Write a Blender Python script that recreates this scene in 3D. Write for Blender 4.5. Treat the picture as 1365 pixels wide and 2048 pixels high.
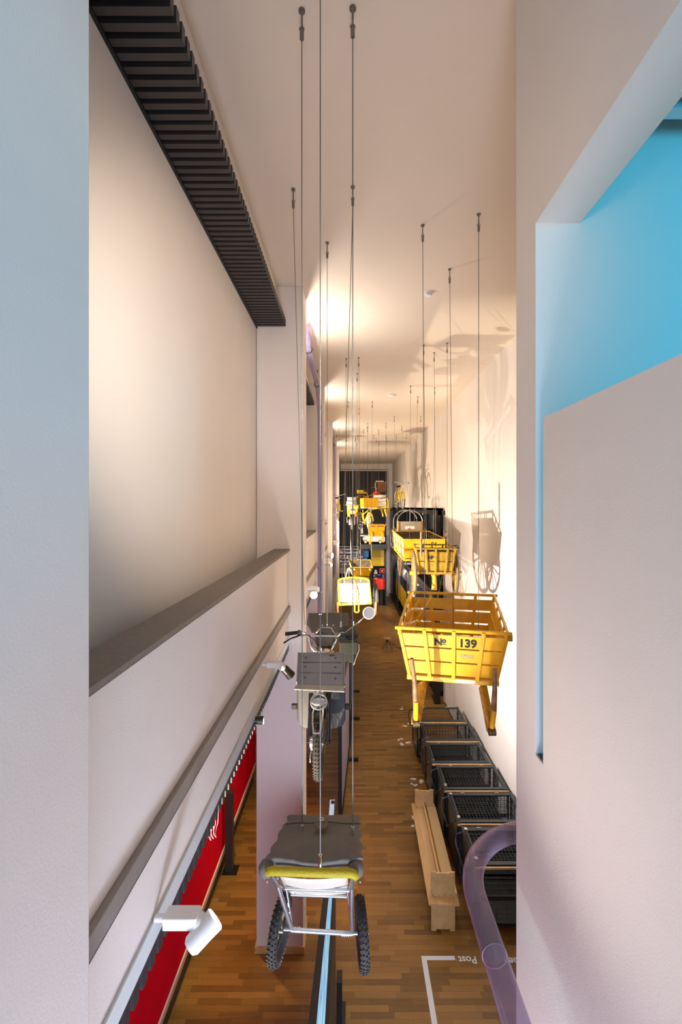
import bpy, math, random
from mathutils import Vector, Matrix, Euler
random.seed(7)
for o in list(bpy.data.objects): bpy.data.objects.remove(o)
C = bpy.context.scene.collection
S = bpy.context.scene
V = Vector
PI = math.pi
# ------------------------------------------------------------------ camera, world, exposure
F = 910.0; VX = 702.0; VY = 1013.0; EYE = 6.0
cam = bpy.data.cameras.new('camera'); camo = bpy.data.objects.new('camera', cam); C.objects.link(camo)
cam.sensor_fit = 'AUTO'; cam.sensor_width = 36.0; cam.lens = F/2048*36
cam.shift_x = -(VX-682.5)/2048; cam.shift_y = -(1024-VY)/2048
cam.clip_start = 0.05; cam.clip_end = 100
camo.location = (0, 0, EYE); camo.rotation_euler = (PI/2, 0, 0)
S.camera = camo
w = bpy.data.worlds.new('world'); S.world = w; w.use_nodes = True
bg = w.node_tree.nodes['Background']; bg.inputs[0].default_value = (.66, .80, 1.0, 1); bg.inputs[1].default_value = 0.62
S.view_settings.view_transform = 'Standard'; S.view_settings.look = 'None'
S.view_settings.exposure = 0.45; S.view_settings.gamma = 1.0; S.view_settings.use_curve_mapping = False

def P(px, py, Y):
    return V(((px-VX)*Y/F, Y, EYE+(VY-py)*Y/F))
def FL(px, py):                       # a point of the floor seen at that pixel
    Y = EYE*F/(py-VY); return V(((px-VX)*Y/F, Y, 0))

def light(kind, loc, energy, color, target=None, size=.08, spot=120, blend=.6, sy=None):
    l = bpy.data.lights.new('lamp_or_fill_light', kind); l.energy = energy; l.color = color
    if kind == 'AREA':
        l.shape = 'RECTANGLE'; l.size = size; l.size_y = sy or size
    else: l.shadow_soft_size = size
    if kind == 'SPOT': l.spot_size = math.radians(spot); l.spot_blend = blend
    o = bpy.data.objects.new('lamp_or_fill_light', l); C.objects.link(o); o.location = loc
    if target is not None:
        o.rotation_euler = (V(target)-V(loc)).to_track_quat('-Z', 'Y').to_euler()
    return o
WARM = (1, .80, .60); WH = (1, .92, .84); COOL = (.80, .86, 1.0)
BAYS = [6.12, 10.9, 15.7, 20.5, 25.3]
# track lamps on the left side of the hall, one per bay (their bodies are built further down)
light('SPOT', (-.60, 7.72, 4.46), 900, (1, .88, .76), (2.87, 9.0, 4.6), .03, 130, .7)
light('SPOT', (-.60, 12.6, 4.75), 420, WARM, (2.87, 14.4, 5.6), .04, 160, .6)
light('SPOT', (-.60, 17.6, 4.8), 420, WARM, (2.87, 19.4, 5.8), .04, 160, .6)
light('SPOT', (-.60, 22.6, 4.8), 420, WARM, (2.2, 26, 6.2), .05, 160, .6)
# uplights fixed behind each pier
for y, e in zip(BAYS[:4], (95, 75, 65, 60)):
    light('SPOT', (-.80, y+.95, 7.9), e, WH, (-.25, y+.75, 9.2), .06, 150, .7)
# near bay spot lamps, followed by added unseen spots
light('SPOT', (-.55, 4.33, 4.45), 22, (1, .86, .72), (2.87, 9.5, 6.4), .02, 120, .6)
light('SPOT', (-.50, 2.02, 4.25), 38, (1, .86, .76), (.88, 1.7, 6.0), .03, 104, .9)
light('SPOT', (.20, -.35, 2.8), 120, (1, .90, .78), (1.05, 4.4, 4.4), .03, 25, .6)  # unseen spot added behind the camera to brighten the foreground cart
light('SPOT', (-1.85, 1.05, 1.75), 1900, (1, .84, .66), (2.87, 9.0, 8.5), .02, 27, .7)  # unseen low uplight without a body, added to cast the moped's shadow
light('SPOT', (-.9, 7.9, 4.0), 280, (.58, .76, 1.0), (2.87, 7.4, 2.4), .05, 100, 1)  # unseen cool spot added to tint the lower right wall
# unseen warm fill spots near the camera, added to brighten recess and ceiling
light('SPOT', (.6, .45, 7.1), 360, (1, .80, .62), (-1.27, 3.7, 6.8), .12, 60, 1)
light('SPOT', (-.2, -.4, 6.6), 110, (1, .72, .50), (.8, 8.0, 8.96), .25, 55, 1)
# lighting of the lower storey under the gallery, then added hall fill
light('SPOT', (-1.75, 6.6, 4.0), 170, (1, .66, .20), (-1.6, 7.2, 0), .02, 56, .3)
light('SPOT', (-1.3, 3.0, 4.03), 60, (1, .85, .7), (-2.1, 3.0, 2.0), .05, 110, .8)
for y, e in ((9, 90), (14, 130), (19, 120), (25, 120)):
    light('SPOT', (.9, y, 8.7), e, (1, .88, .66), (1.0, y+.3, 0), .25, 110, .9)  # unseen downlights added at ceiling height to fill the hall floor
# the blue room on the right and an unseen cool fill panel added behind the camera
light('AREA', (3.4, .3, 7.3), 66, (.03, .52, .88), (2.6, 2.0, 6.3), .8, sy=1.2)
light('AREA', (.3, -.6, 2.4), 150, (.66, .76, 1.0), (-.4, 6, 2.2), .8, sy=.8)
for y in (17.2, 20.6, 25):
    light('SPOT', (3.0, y, 2.8), 130, (1, .92, .84), (3.3, y+2.2, .9), .04, 140, .9)  # unseen spots added under the rack deck to show the bus
light('SPOT', (1.9, 21.5, 5.6), 420, (1, .93, .85), (1.4, 29.5, 2.5), .02, 34, .6)  # unseen spot added to brighten the far end and yellow door
light('SPOT', (3.4, 14.6, 5.6), 30, (1, .92, .84), (3.6, 18, 4), .04, 120, .9)

# ------------------------------------------------------------------ materials
MT = {}
def mat(name, col, rough=.6, metal=0, var=0, vs=6, bump=0, bs=60, emis=None, es=0, coat=0, trans=0, alpha=1, ior=1.45):
    if name in MT: return MT[name]
    m = bpy.data.materials.new(name); m.use_nodes = True; MT[name] = m
    nt = m.node_tree; b = nt.nodes['Principled BSDF']
    b.inputs['Base Color'].default_value = (*col, 1); b.inputs['Roughness'].default_value = rough
    b.inputs['Metallic'].default_value = metal; b.inputs['Coat Weight'].default_value = coat
    b.inputs['Transmission Weight'].default_value = trans; b.inputs['IOR'].default_value = ior
    b.inputs['Alpha'].default_value = alpha
    if emis: b.inputs['Emission Color'].default_value = (*emis, 1); b.inputs['Emission Strength'].default_value = es
    tc = nt.nodes.new('ShaderNodeTexCoord')
    if var:
        n = nt.nodes.new('ShaderNodeTexNoise'); n.inputs['Scale'].default_value = vs; n.inputs['Detail'].default_value = 5
        nt.links.new(tc.outputs['Object'], n.inputs['Vector'])
        r = nt.nodes.new('ShaderNodeMapRange'); r.inputs[1].default_value = .3; r.inputs[2].default_value = .7
        r.inputs[3].default_value = 1-var; r.inputs[4].default_value = 1+var*.5
        nt.links.new(n.outputs['Fac'], r.inputs[0])
        mx = nt.nodes.new('ShaderNodeMix'); mx.data_type = 'RGBA'; mx.blend_type = 'MULTIPLY'; mx.inputs[0].default_value = 1
        mx.inputs[6].default_value = (*col, 1); nt.links.new(r.outputs[0], mx.inputs[7])
        nt.links.new(mx.outputs[2], b.inputs['Base Color'])
    if bump:
        n2 = nt.nodes.new('ShaderNodeTexNoise'); n2.inputs['Scale'].default_value = bs
        nt.links.new(tc.outputs['Object'], n2.inputs['Vector'])
        bp = nt.nodes.new('ShaderNodeBump'); bp.inputs['Strength'].default_value = bump; bp.inputs['Distance'].default_value = .01
        nt.links.new(n2.outputs['Fac'], bp.inputs['Height']); nt.links.new(bp.outputs[0], b.inputs['Normal'])
    return m
WALL = mat('painted_plaster', (.74, .68, .63), .75, var=.03, vs=1.5, bump=.08, bs=140)
CEIL = mat('ceiling_plaster', (.76, .66, .55), .8, var=.02, vs=1)
PANEL = mat('recess_panel', (.74, .68, .62), .8, var=.03, vs=1.2)
SLATM = mat('dark_slat_metal', (.035, .03, .03), .42, var=.1)
SILL = mat('grey_brown_stone_sill', (.20, .165, .145), .6, var=.12, vs=30)
TRACK = mat('grey_aluminium_track', (.30, .27, .245), .45, .3, var=.08, vs=20)
BLACK = mat('black_paint', (.012, .012, .013), .4)
BLACKG = mat('black_gloss', (.009, .009, .009), .3, coat=.25)
DGREY = mat('dark_grey_metal', (.04, .043, .045), .4, .3)
RUBBER = mat('rubber_tyre', (.045, .042, .038), .75, bump=.5, bs=200)
CHROME = mat('chrome', (.75, .74, .72), .15, 1)
ALU = mat('aluminium_tube', (.55, .56, .58), .3, .9)
YEL = mat('yellow_enamel', (.92, .50, .004), .42, var=.12, vs=9, coat=.2)
YELD = mat('worn_yellow_wood', (.55, .29, .012), .55, var=.45, vs=14)
YELB = mat('bright_yellow', (.90, .60, .005), .4, coat=.2)
WOODH = mat('worn_ash_handle', (.32, .19, .09), .5, var=.5, vs=18)
WHITE = mat('white_paint', (.82, .80, .77), .4)
WHITEC = mat('white_canvas', (.85, .82, .74), .8, var=.08, vs=12)
RED = mat('red_wall_paint', (.72, .0, .014), .9, var=.1, vs=3)
RED.node_tree.nodes['Principled BSDF'].inputs['Specular IOR Level'].default_value = .1
REDP = mat('red_plastic', (.75, .04, .03), .35)
BLUEP = mat('blue_plastic', (.02, .25, .65), .35)
GREYC = mat('grey_canvas', (.16, .143, .122), .75, var=.15, vs=10, bump=.3, bs=40)
OLIVE = mat('olive_canvas', (.065, .066, .042), .85, var=.2, vs=12, bump=.3, bs=60)
MGREY = mat('grey_enamel_sheet', (.30, .32, .37), .38, .2, var=.08, vs=10)
CREAM = mat('cream_plastic_sheet', (.68, .60, .48), .5)
INK = mat('black_ink', (.01, .01, .01), .6)
TAPE = mat('white_floor_tape', (.80, .84, .86), .5)
WIREM = mat('steel_wire_rope', (.22, .20, .18), .4, .8)
BLUEG = mat('grey_bus_paint', (.32, .34, .38), .35, coat=.3)
GLASSD = mat('dark_vehicle_glass', (.02, .025, .03), .08, coat=.6)
LENS = mat('lamp_lens', (.9, .9, .9), .1, emis=(1, .93, .85), es=14)
LENSB = mat('bright_lamp_lens', (.9, .9, .9), .1, emis=(1, .95, .88), es=60)
TUBEG = None

def wood(name, c1, c2, L, Wd, axis='X', rough=.35, gap=.0, coat=0):
    """strip parquet: rows across Wd, random staggered strips of length L"""
    m = bpy.data.materials.new(name); m.use_nodes = True; MT[name] = m
    nt = m.node_tree; N = nt.nodes; K = nt.links; b = N['Principled BSDF']
    tc = N.new('ShaderNodeTexCoord'); sp = N.new('ShaderNodeSeparateXYZ'); K.new(tc.outputs['Object'], sp.inputs[0])
    def mth(op, a, bb=None, v=None):
        n = N.new('ShaderNodeMath'); n.operation = op
        for i, x in enumerate((a, bb)):
            if x is None: continue
            if isinstance(x, (int, float)): n.inputs[i].default_value = x
            else: K.new(x, n.inputs[i])
        return n.outputs[0]
    al, ac = (sp.outputs[0], sp.outputs[1]) if axis == 'X' else (sp.outputs[1], sp.outputs[0])
    rowf = mth('DIVIDE', ac, Wd); row = mth('FLOOR', rowf)
    wn = N.new('ShaderNodeTexWhiteNoise'); wn.noise_dimensions = '1D'; K.new(row, wn.inputs['W'])
    off = mth('MULTIPLY', wn.outputs['Value'], 7.31)
    xf = mth('ADD', mth('DIVIDE', al, L), off); colx = mth('FLOOR', xf)
    cb = N.new('ShaderNodeCombineXYZ'); K.new(colx, cb.inputs[0]); K.new(row, cb.inputs[1])
    w2 = N.new('ShaderNodeTexWhiteNoise'); w2.noise_dimensions = '2D'; K.new(cb.outputs[0], w2.inputs['Vector'])
    mp = N.new('ShaderNodeMapping'); K.new(tc.outputs['Object'], mp.inputs[0])
    mp.inputs['Scale'].default_value = (3, 45, 3) if axis == 'X' else (45, 3, 3)
    K.new(w2.outputs['Color'], mp.inputs['Location'])
    gn = N.new('ShaderNodeTexNoise'); gn.inputs['Scale'].default_value = 1.6; gn.inputs['Detail'].default_value = 6
    K.new(mp.outputs[0], gn.inputs['Vector'])
    f = mth('ADD', mth('MULTIPLY', w2.outputs['Value'], .62), mth('MULTIPLY', gn.outputs['Fac'], .5))
    cr = N.new('ShaderNodeValToRGB'); K.new(f, cr.inputs[0])
    cr.color_ramp.elements[0].color = (*c1, 1); cr.color_ramp.elements[0].position = .15
    cr.color_ramp.elements[1].color = (*c2, 1); cr.color_ramp.elements[1].position = .95
    col = cr.outputs[0]
    if gap:
        e1 = mth('LESS_THAN', mth('FRACT', rowf), gap/Wd); e2 = mth('LESS_THAN', mth('FRACT', xf), gap/L)
        e = mth('MAXIMUM', e1, e2)
        mx = N.new('ShaderNodeMix'); mx.data_type = 'RGBA'; K.new(mth('MULTIPLY', e, .55), mx.inputs[0]); K.new(col, mx.inputs[6])
        mx.inputs[7].default_value = (c1[0]*.3, c1[1]*.3, c1[2]*.3, 1); col = mx.outputs[2]
    K.new(col, b.inputs['Base Color']); b.inputs['Roughness'].default_value = rough; b.inputs['Coat Weight'].default_value = coat
    return m
PARQ = wood('oak_strip_parquet', (.15, .070, .015), (.36, .185, .042), .52, .075, 'X', .36, .003, 0)
PINE = wood('pine_boards', (.52, .31, .12), (.74, .49, .22), 3.0, .11, 'Y', .5, .0)
INNER = mat('dark_inside', (.085, .065, .035), .7, var=.4, vs=9)  # darker tone for cart insides, backs and floors
PINEV = mat('pine_end_board', (.62, .39, .16), .5, var=.2, vs=8)
STRIPW = mat('ash_strip', (.62, .38, .17), .45, var=.15, vs=20)

# ------------------------------------------------------------------ mesh builder
class MB:
    def __init__(s, M=None): s.v = []; s.f = []; s.sm = []; s.M = M
    def add(s, vs, fs, smooth=False):
        n = len(s.v)
        for p in vs: s.v.append(tuple((s.M @ V(p)) if s.M else V(p)))
        for f in fs: s.f.append(tuple(i+n for i in f)); s.sm.append(smooth)
        return s
    def hexa(s, p):                   # 8 corners: bottom 4 then top 4, same winding
        return s.add(p, [(0, 3, 2, 1), (4, 5, 6, 7), (0, 1, 5, 4), (1, 2, 6, 5), (2, 3, 7, 6), (3, 0, 4, 7)])
    def box(s, c, d, rot=None):
        hx, hy, hz = d[0]/2, d[1]/2, d[2]/2
        ps = [V((x, y, z)) for z in (-hz, hz) for x, y in ((-hx, -hy), (hx, -hy), (hx, hy), (-hx, hy))]
        if rot is not None:
            R = Euler(rot).to_matrix() if not isinstance(rot, Matrix) else rot
            ps = [R @ p for p in ps]
        return s.hexa([V(c)+p for p in ps])
    def b2(s, x0, x1, y0, y1, z0, z1):
        return s.box(((x0+x1)/2, (y0+y1)/2, (z0+z1)/2), (abs(x1-x0), abs(y1-y0), abs(z1-z0)))
    def bar(s, a, b, wd, ht, up=(0, 0, 1)):   # rectangular bar from a to b
        a = V(a); b = V(b); d = (b-a).normalized(); u = V(up)
        if abs(d.dot(u)) > .98: u = V((0, 1, 0))
        x = d.cross(u).normalized()*wd/2; z = x.cross(d).normalized()*ht/2
        return s.hexa([a-x-z, a+x-z, b+x-z, b-x-z, a-x+z, a+x+z, b+x+z, b-x+z])
    def tube(s, pts, r, n=10, closed=False, caps=True):
        pts = [V(p) for p in pts]; m = len(pts); rs = r if isinstance(r, (list, tuple)) else [r]*m
        rings = []; prev = None
        for i, p in enumerate(pts):
            if closed: t = pts[(i+1) % m]-pts[i-1]
            else: t = pts[min(i+1, m-1)]-pts[max(i-1, 0)]
            t.normalize()
            if prev is None:
                u = t.orthogonal().normalized()
            else:
                u = (prev-t*prev.dot(t)); u = u.normalized() if u.length > 1e-6 else t.orthogonal().normalized()
            prev = u; q = t.cross(u)
            rings.append([p+(u*math.cos(2*PI*k/n)+q*math.sin(2*PI*k/n))*rs[i] for k in range(n)])
        vs = [v for r_ in rings for v in r_]; fs = []
        for i in range(m if closed else m-1):
            j = (i+1) % m
            for k in range(n): fs.append((i*n+k, i*n+(k+1) % n, j*n+(k+1) % n, j*n+k))
        s.add(vs, fs, True)
        if caps and not closed:
            s.add(rings[0], [tuple(reversed(range(n)))]); s.add(rings[-1], [tuple(range(n))])
        return s
    def cyl(s, a, b, r, n=20, r2=None): return s.tube([a, b], [r, r if r2 is None else r2], n)
    def ring(s, c, axis, R, r, n=36, k=8, a0=0, a1=2*PI):
        c = V(c); ax = V(axis).normalized(); u = ax.orthogonal().normalized() if abs(ax.z) > .9 else ax.cross(V((0, 0, 1))).normalized()
        q = ax.cross(u); full = abs(a1-a0-2*PI) < 1e-4
        pts = [c+(u*math.cos(a0+(a1-a0)*i/(n if full else n-1))+q*math.sin(a0+(a1-a0)*i/(n if full else n-1)))*R for i in range(n)]
        return s.tube(pts, r, k, closed=full)
    def sphere(s, c, r, n=14, m=8, sc=(1, 1, 1), lo=0.0, hi=1.0, R=None):
        vs = []; fs = []
        for j in range(m+1):
            th = PI*(lo+(hi-lo)*j/m)
            for i in range(n):
                ph = 2*PI*i/n; p = V((r*sc[0]*math.sin(th)*math.cos(ph), r*sc[1]*math.sin(th)*math.sin(ph), r*sc[2]*math.cos(th)))
                if R is not None: p = R @ p
                vs.append(V(c)+p)
        for j in range(m):
            for i in range(n): fs.append((j*n+i, (j+1)*n+i, (j+1)*n+(i+1) % n, j*n+(i+1) % n))
        return s.add(vs, fs, True)
    def prism(s, poly, off):          # polygon of 3D points extruded by vector off
        n = len(poly); a = [V(p) for p in poly]; b = [p+V(off) for p in a]
        return s.add(a+b, [tuple(reversed(range(n))), tuple(range(n, 2*n))]+[(i, (i+1) % n, n+(i+1) % n, n+i) for i in range(n)])
W = {}
def obj(name, mb, m, parent=None, bev=0, sub=0, thick=0):
    vs = [V(v) for v in mb.v]
    lo = V((min(v.x for v in vs), min(v.y for v in vs), min(v.z for v in vs))); hi = V((max(v.x for v in vs), max(v.y for v in vs), max(v.z for v in vs)))
    c = (lo+hi)/2
    if parent is None: c.z = lo.z
    me = bpy.data.meshes.new(name); me.from_pydata([tuple(v-c) for v in vs], [], mb.f)
    me.polygons.foreach_set('use_smooth', mb.sm); me.materials.append(m); me.update()
    o = bpy.data.objects.new(name, me); C.objects.link(o)
    W[o.name] = c.copy()
    if parent is not None: o.parent = parent; o.location = c-W[parent.name]
    else: o.location = c
    if thick: md = o.modifiers.new('s', 'SOLIDIFY'); md.thickness = thick; md.offset = 0
    if bev:
        md = o.modifiers.new('b', 'BEVEL'); md.width = bev; md.segments = 2; md.limit_method = 'ANGLE'
    if sub: md = o.modifiers.new('u', 'SUBSURF'); md.levels = sub; md.render_levels = sub
    return o
def tag(o, label, cat, group=None, kind=None):
    o['label'] = label
    if cat: o['category'] = cat
    if group: o['group'] = group
    if kind: o['kind'] = kind
    return o
def thing(name, label, cat, loc=(0, 0, 0), group=None):
    o = bpy.data.objects.new(name, None); C.objects.link(o); o.location = loc; o.empty_display_size = .1
    W[o.name] = V(loc); return tag(o, label, cat, group)
def struct(name, mb, m, bev=0, label=None):
    o = obj(name, mb, m, bev=bev); o['kind'] = 'structure'
    if label: o['label'] = label
    return o
def copy_tree(o, parent=None):
    c = o.copy(); C.objects.link(c)
    if parent: c.parent = parent
    for ch in list(o.children): copy_tree(ch, c)
    return c
def text(name, body, size, m, parent, M, thick=.002, width=None, shear=0, bold=0):
    cu = bpy.data.curves.new('t', 'FONT'); cu.body = body; cu.size = size; cu.extrude = thick; cu.align_x = 'CENTER'; cu.align_y = 'CENTER'
    cu.offset = bold
    t = bpy.data.objects.new('t', cu); C.objects.link(t)
    bpy.context.view_layer.update()
    me = bpy.data.meshes.new_from_object(t.evaluated_get(bpy.context.evaluated_depsgraph_get()))
    bpy.data.objects.remove(t)
    me.transform(M if parent is None else Matrix.Translation(-W[parent.name]) @ M); me.materials.clear(); me.materials.append(m); me.name = name
    o = bpy.data.objects.new(name, me); C.objects.link(o); W[o.name] = V((0, 0, 0)) if parent is None else W[parent.name].copy()
    if parent: o.parent = parent
    return o
def frame_M(o, x, y):                 # matrix with local x, y axes at o
    x = V(x).normalized(); y = V(y); y = (y-x*y.dot(x)).normalized(); z = x.cross(y)
    M = Matrix.Identity(4)
    for i in range(3): M[i][0] = x[i]; M[i][1] = y[i]; M[i][2] = z[i]; M[i][3] = o[i]
    return M
def arc(c, u, v, R, a0, a1, n=12):
    c = V(c); u = V(u); v = V(v)
    return [c+(u*math.cos(a0+(a1-a0)*i/n)+v*math.sin(a0+(a1-a0)*i/n))*R for i in range(n+1)]

# ------------------------------------------------------------------ the setting
ZC = EYE+2.96; YEND = 31.4; XR = 2.87
struct('floor', MB().b2(-2.6, 6.2, -.5, YEND+1.2, -.12, 0), PARQ)
struct('ceiling', MB().b2(-2.6, 6.2, -.5, YEND+1.2, ZC, ZC+.15), CEIL)
# right: near wall with the gallery opening (face at x = 1.26), then the hall wall (face at x = 2.87)
XN = .882; YN0, YN1 = -.3, 2.422; YO = 2.170
wr = MB(); wr.b2(XN, XN+.21, YN0, YN1, 0, EYE-1.183); wr.b2(XN, XN+.21, YN0, YO, EYE+1.351, ZC); wr.b2(XN, 6.2, YO, YN1, EYE-1.183, ZC)
wr.b2(XN+.21, 6.2, YO+.06, YN1, 0, EYE-1.183)
struct('wall_right_near', wr, WALL)
struct('floor_gallery', MB().b2(XN+.21, 6.2, YN0, YO, EYE-1.45, EYE-1.183), PARQ)
pr = MB(); pr.b2(XN, XN+.09, YN0, 2.085, EYE-1.183, EYE+.407); struct('wall_right_parapet', pr, WALL)
struct('wall_right_slot_base', MB().b2(XN+.01, XN+.2, 2.09, 2.165, EYE-1.183, EYE-1.175), DGREY)
struct('wall_right_gallery', MB().b2(6.2, 6.35, YN0, YN1, EYE-1.45, ZC), WALL)
struct('wall_back_gallery', MB().b2(XN, 6.35, YN0-.15, YN0, EYE-1.45, ZC), WALL)
wf = MB(); wf.b2(XR, XR+.25, YN1, 14.1, 0, ZC); wf.b2(XR, XR+.25, 14.1, YEND, EYE-.2, ZC)
struct('wall_right', wf, WALL)
# rack room beyond the right wall (dark)
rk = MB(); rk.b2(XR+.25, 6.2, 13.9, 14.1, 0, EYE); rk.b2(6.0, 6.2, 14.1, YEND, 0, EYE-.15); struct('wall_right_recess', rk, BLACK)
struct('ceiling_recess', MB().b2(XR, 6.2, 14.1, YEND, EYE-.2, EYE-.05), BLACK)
# end wall: white surround and dark doorway backdrop
we = MB(); we.b2(-2.6, 6.2, YEND+.2, YEND+.4, 0, ZC); struct('wall_end', we, WALL)
# left side: near pier, piers, recesses with stone sills, parapets, slatted soffits
XL = -.84; XI = -1.27; XP = -.64
def pier(y0, y1, z0=0):
    o = struct('pier', MB().b2(XI, XP, y0, y1, z0, ZC), WALL, bev=.006); return o
pier(.15, 1.116)['label'] = 'nearest white pier at the left edge of the photo'
for i, y in enumerate(BAYS):
    o = pier(y, y+.43); o['label'] = ('white square pier on the parquet beside the grey canvas trolley', 'second white pier, behind the bright lamp', 'third white pier down the hall', 'fourth white pier down the hall', 'last white pier before the end wall')[i]
    sk = MB(); sk.b2(XI-.02, XP+.02, y-.02, y+.45, 0, .09); struct('baseboard_pier', sk, PINEV)
starts = [1.116]+[y+.43 for y in BAYS]; ends = BAYS+[YEND+.2]
def slats(x0, x1, y0, y1, z, h, t, pitch, m, name, parent=None):
    g = MB(); y = y0+.02
    while y+t < y1: g.b2(x0, x1, y, y+t, z, z+h); y += pitch
    return g
bays = ['nearest', 'second', 'third', 'fourth', 'fifth', 'last']
for i, (a, b) in enumerate(zip(starts, ends)):
    zb = EYE
    struct('wall_left', MB().b2(XI-.1, XI, a, b-.015, zb-.75, ZC), PANEL)
    g = MB(); g.prism([(XI, a, zb-.706), (-1.03, a, zb-.570), (XL+.02, a, zb-.570), (XL+.02, a, zb-.592), (XI, a, zb-.73)], (0, b-a, 0))
    struct('trim_sill', g, SILL)
    g = MB(); g.b2(XL-.16, XL-.012, a, b, zb-1.74, zb-.60); struct('wall_left_parapet', g, WALL)
    g = MB(); g.b2(XL-.05, XL, a, b, zb-1.745, zb-.612); struct('wall_left_facing', g, WALL)
    g = MB(); g.b2(-1.27, -1.0, a, b, zb+2.53, ZC); struct('ceiling_bulkhead', g, WALL)
    # lighting track along the parapet
    t = thing('lighting_track', 'grey lighting track along the parapet of the %s bay on the left' % bays[i], 'track', (XL, (a+b)/2, zb-1.425), 'lighting tracks on the left parapets')
    obj('rail', MB().b2(XL, XL+.03, a, b, zb-1.415, zb-1.335), TRACK, t, bev=.004)
    obj('slot', MB().b2(XL, XL+.022, a, b, zb-1.432, zb-1.417), BLACK, t)
    # slatted soffit above the recess
    t = thing('ceiling_grille', 'dark slatted grille under the ceiling above the %s recess' % bays[i], 'grille', (-1.07, (a+b)/2, zb+2.4), 'slatted grilles above the recesses')
    obj('slats', slats(XI, -.87, a, b, zb+2.41, .09, .042, .0755, SLATM, ''), SLATM, t)
    obj('tray', MB().b2(XI, -1.0, a, b, zb+2.51, zb+2.525), BLACK, t)
    obj('side_rail', MB().b2(XI, XI+.02, a, b, zb+2.395, zb+2.41), BLACK, t)
    # lower storey soffit: glass strip, slats, slab
    if i < 3:
        t = thing('soffit_grille', 'dark slatted grille under the gallery floor of the %s bay' % bays[i], 'grille', (-1.2, (a+b)/2, zb-1.95), 'slatted grilles under the gallery')
        obj('slats', slats(-2.1, XL+.01, a, b, zb-1.93, .09, .042, .0755, SLATM, ''), SLATM, t)
        obj('tray', MB().b2(-2.1, XL-.02, a, b, zb-1.83, zb-1.815), BLACK, t)
        gl = mat('edge_glass', (.74, .80, .82), .12, coat=.5)
        obj('glass_edge', MB().b2(XL-.015, XL+.012, a, b, zb-1.84, zb-1.748), gl, t)
    struct('ceiling_lower', MB().b2(-2.6, XL-.16, a-.4, b, zb-1.80, zb-1.70), WALL)
struct('wall_left_upper_back', MB().b2(-2.6, -2.5, -.5, YEND+.2, 0, ZC), WALL)
# red display wall of the lower storey, standing on a plinth
t = thing('red_display_wall', 'red painted display wall on a wooden strip under the left gallery', 'display wall', (-2.16, 5, 0))
obj('panel', MB().b2(-2.2, -2.1, -.4, 10.0, .37, EYE-1.95), RED, t)
obj('white_edge', MB().b2(-2.12, -2.085, -.4, 10.0, .345, .37), WHITE, t)
obj('wood_strip', MB().b2(-2.2, -2.095, -.4, 10.0, .25, .345), PINEV, t)
obj('plinth', MB().b2(-2.2, -2.13, -.4, 10.0, 0, .25), BLACK, t)
t = thing('slatted_post', 'dark square post standing before the red display wall', 'post', (-2.0, 7.5, 0))
obj('post_body', MB().b2(-2.06, -1.94, 7.44, 7.56, 0.012, 1.28), SLATM, t, bev=.004)
obj('foot_plate', MB().b2(-2.1, -1.86, 7.40, 7.60, 0, .012), BLACK, t)
obj('cap', MB().b2(-2.065, -1.935, 7.435, 7.565, 1.28, 1.30), DGREY, t)
g = MB()
for k in range(3):
    c = P(432-5*k, 1655+3*k, 3.2); y0 = c.y-.05; y1 = c.y+.05
    g.tube([(c.x, y0, EYE-1.93), (c.x-.005, y0+.004, c.z+.08)]+[(c.x+.01*math.sin(2*a), c.y-.05*math.cos(a), c.z-.06*math.sin(a)) for a in [PI*j/8 for j in range(9)]]+[(c.x+.004, y1-.004, c.z+.09), (c.x, y1, EYE-1.93)], .0013, 5)
tag(obj('cable_loops', g, WHITE), 'thin white cable loops dangling below the dark slats before the red wall', 'cable')

# ------------------------------------------------------------------ steel suspension cables
NC = [0]
def cable(a, b, lab, grp, r=.0032, body=True):
    a = V(a); b = V(b)
    t = thing('suspension_cable', lab, 'cable', b, grp)
    if abs(a.z-ZC) < .01:
        g = MB(); g.cyl(a, a-V((0, 0, .012)), .020, 16); g.cyl(a-V((0, 0, .012)), a-V((0, 0, .03)), .012, 12, .006)
        obj('ceiling_rose', g, WIREM, t)
        g = MB(); g.cyl(a-V((0, 0, .03)), a-V((0, 0, .07)), .006, 8); g.ring(a-V((0, 0, .088)), (1, 0, 0), .013, .005, 14, 6)
        g.ring(a-V((0, 0, .115)), (0, 1, 0), .012, .005, 14, 6); g.cyl(a-V((0, 0, .122)), a-V((0, 0, .175)), .013, 10)
        obj('shackle', g, WIREM, t)
        a2 = a-V((0, 0, .17))
    else: a2 = a
    obj('wire', MB().tube([a2, b], r, 6), WIREM, t)
    g = MB(); d = (a2-b).normalized(); g.cyl(b, b+d*.05, .009, 10); obj('clamp', g, ALU, t)
    return t
def CE(px, py):                       # ceiling point
    Y = (ZC-EYE)*F/(VY-py); return V(((px-VX)*Y/F, Y, ZC))

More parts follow.
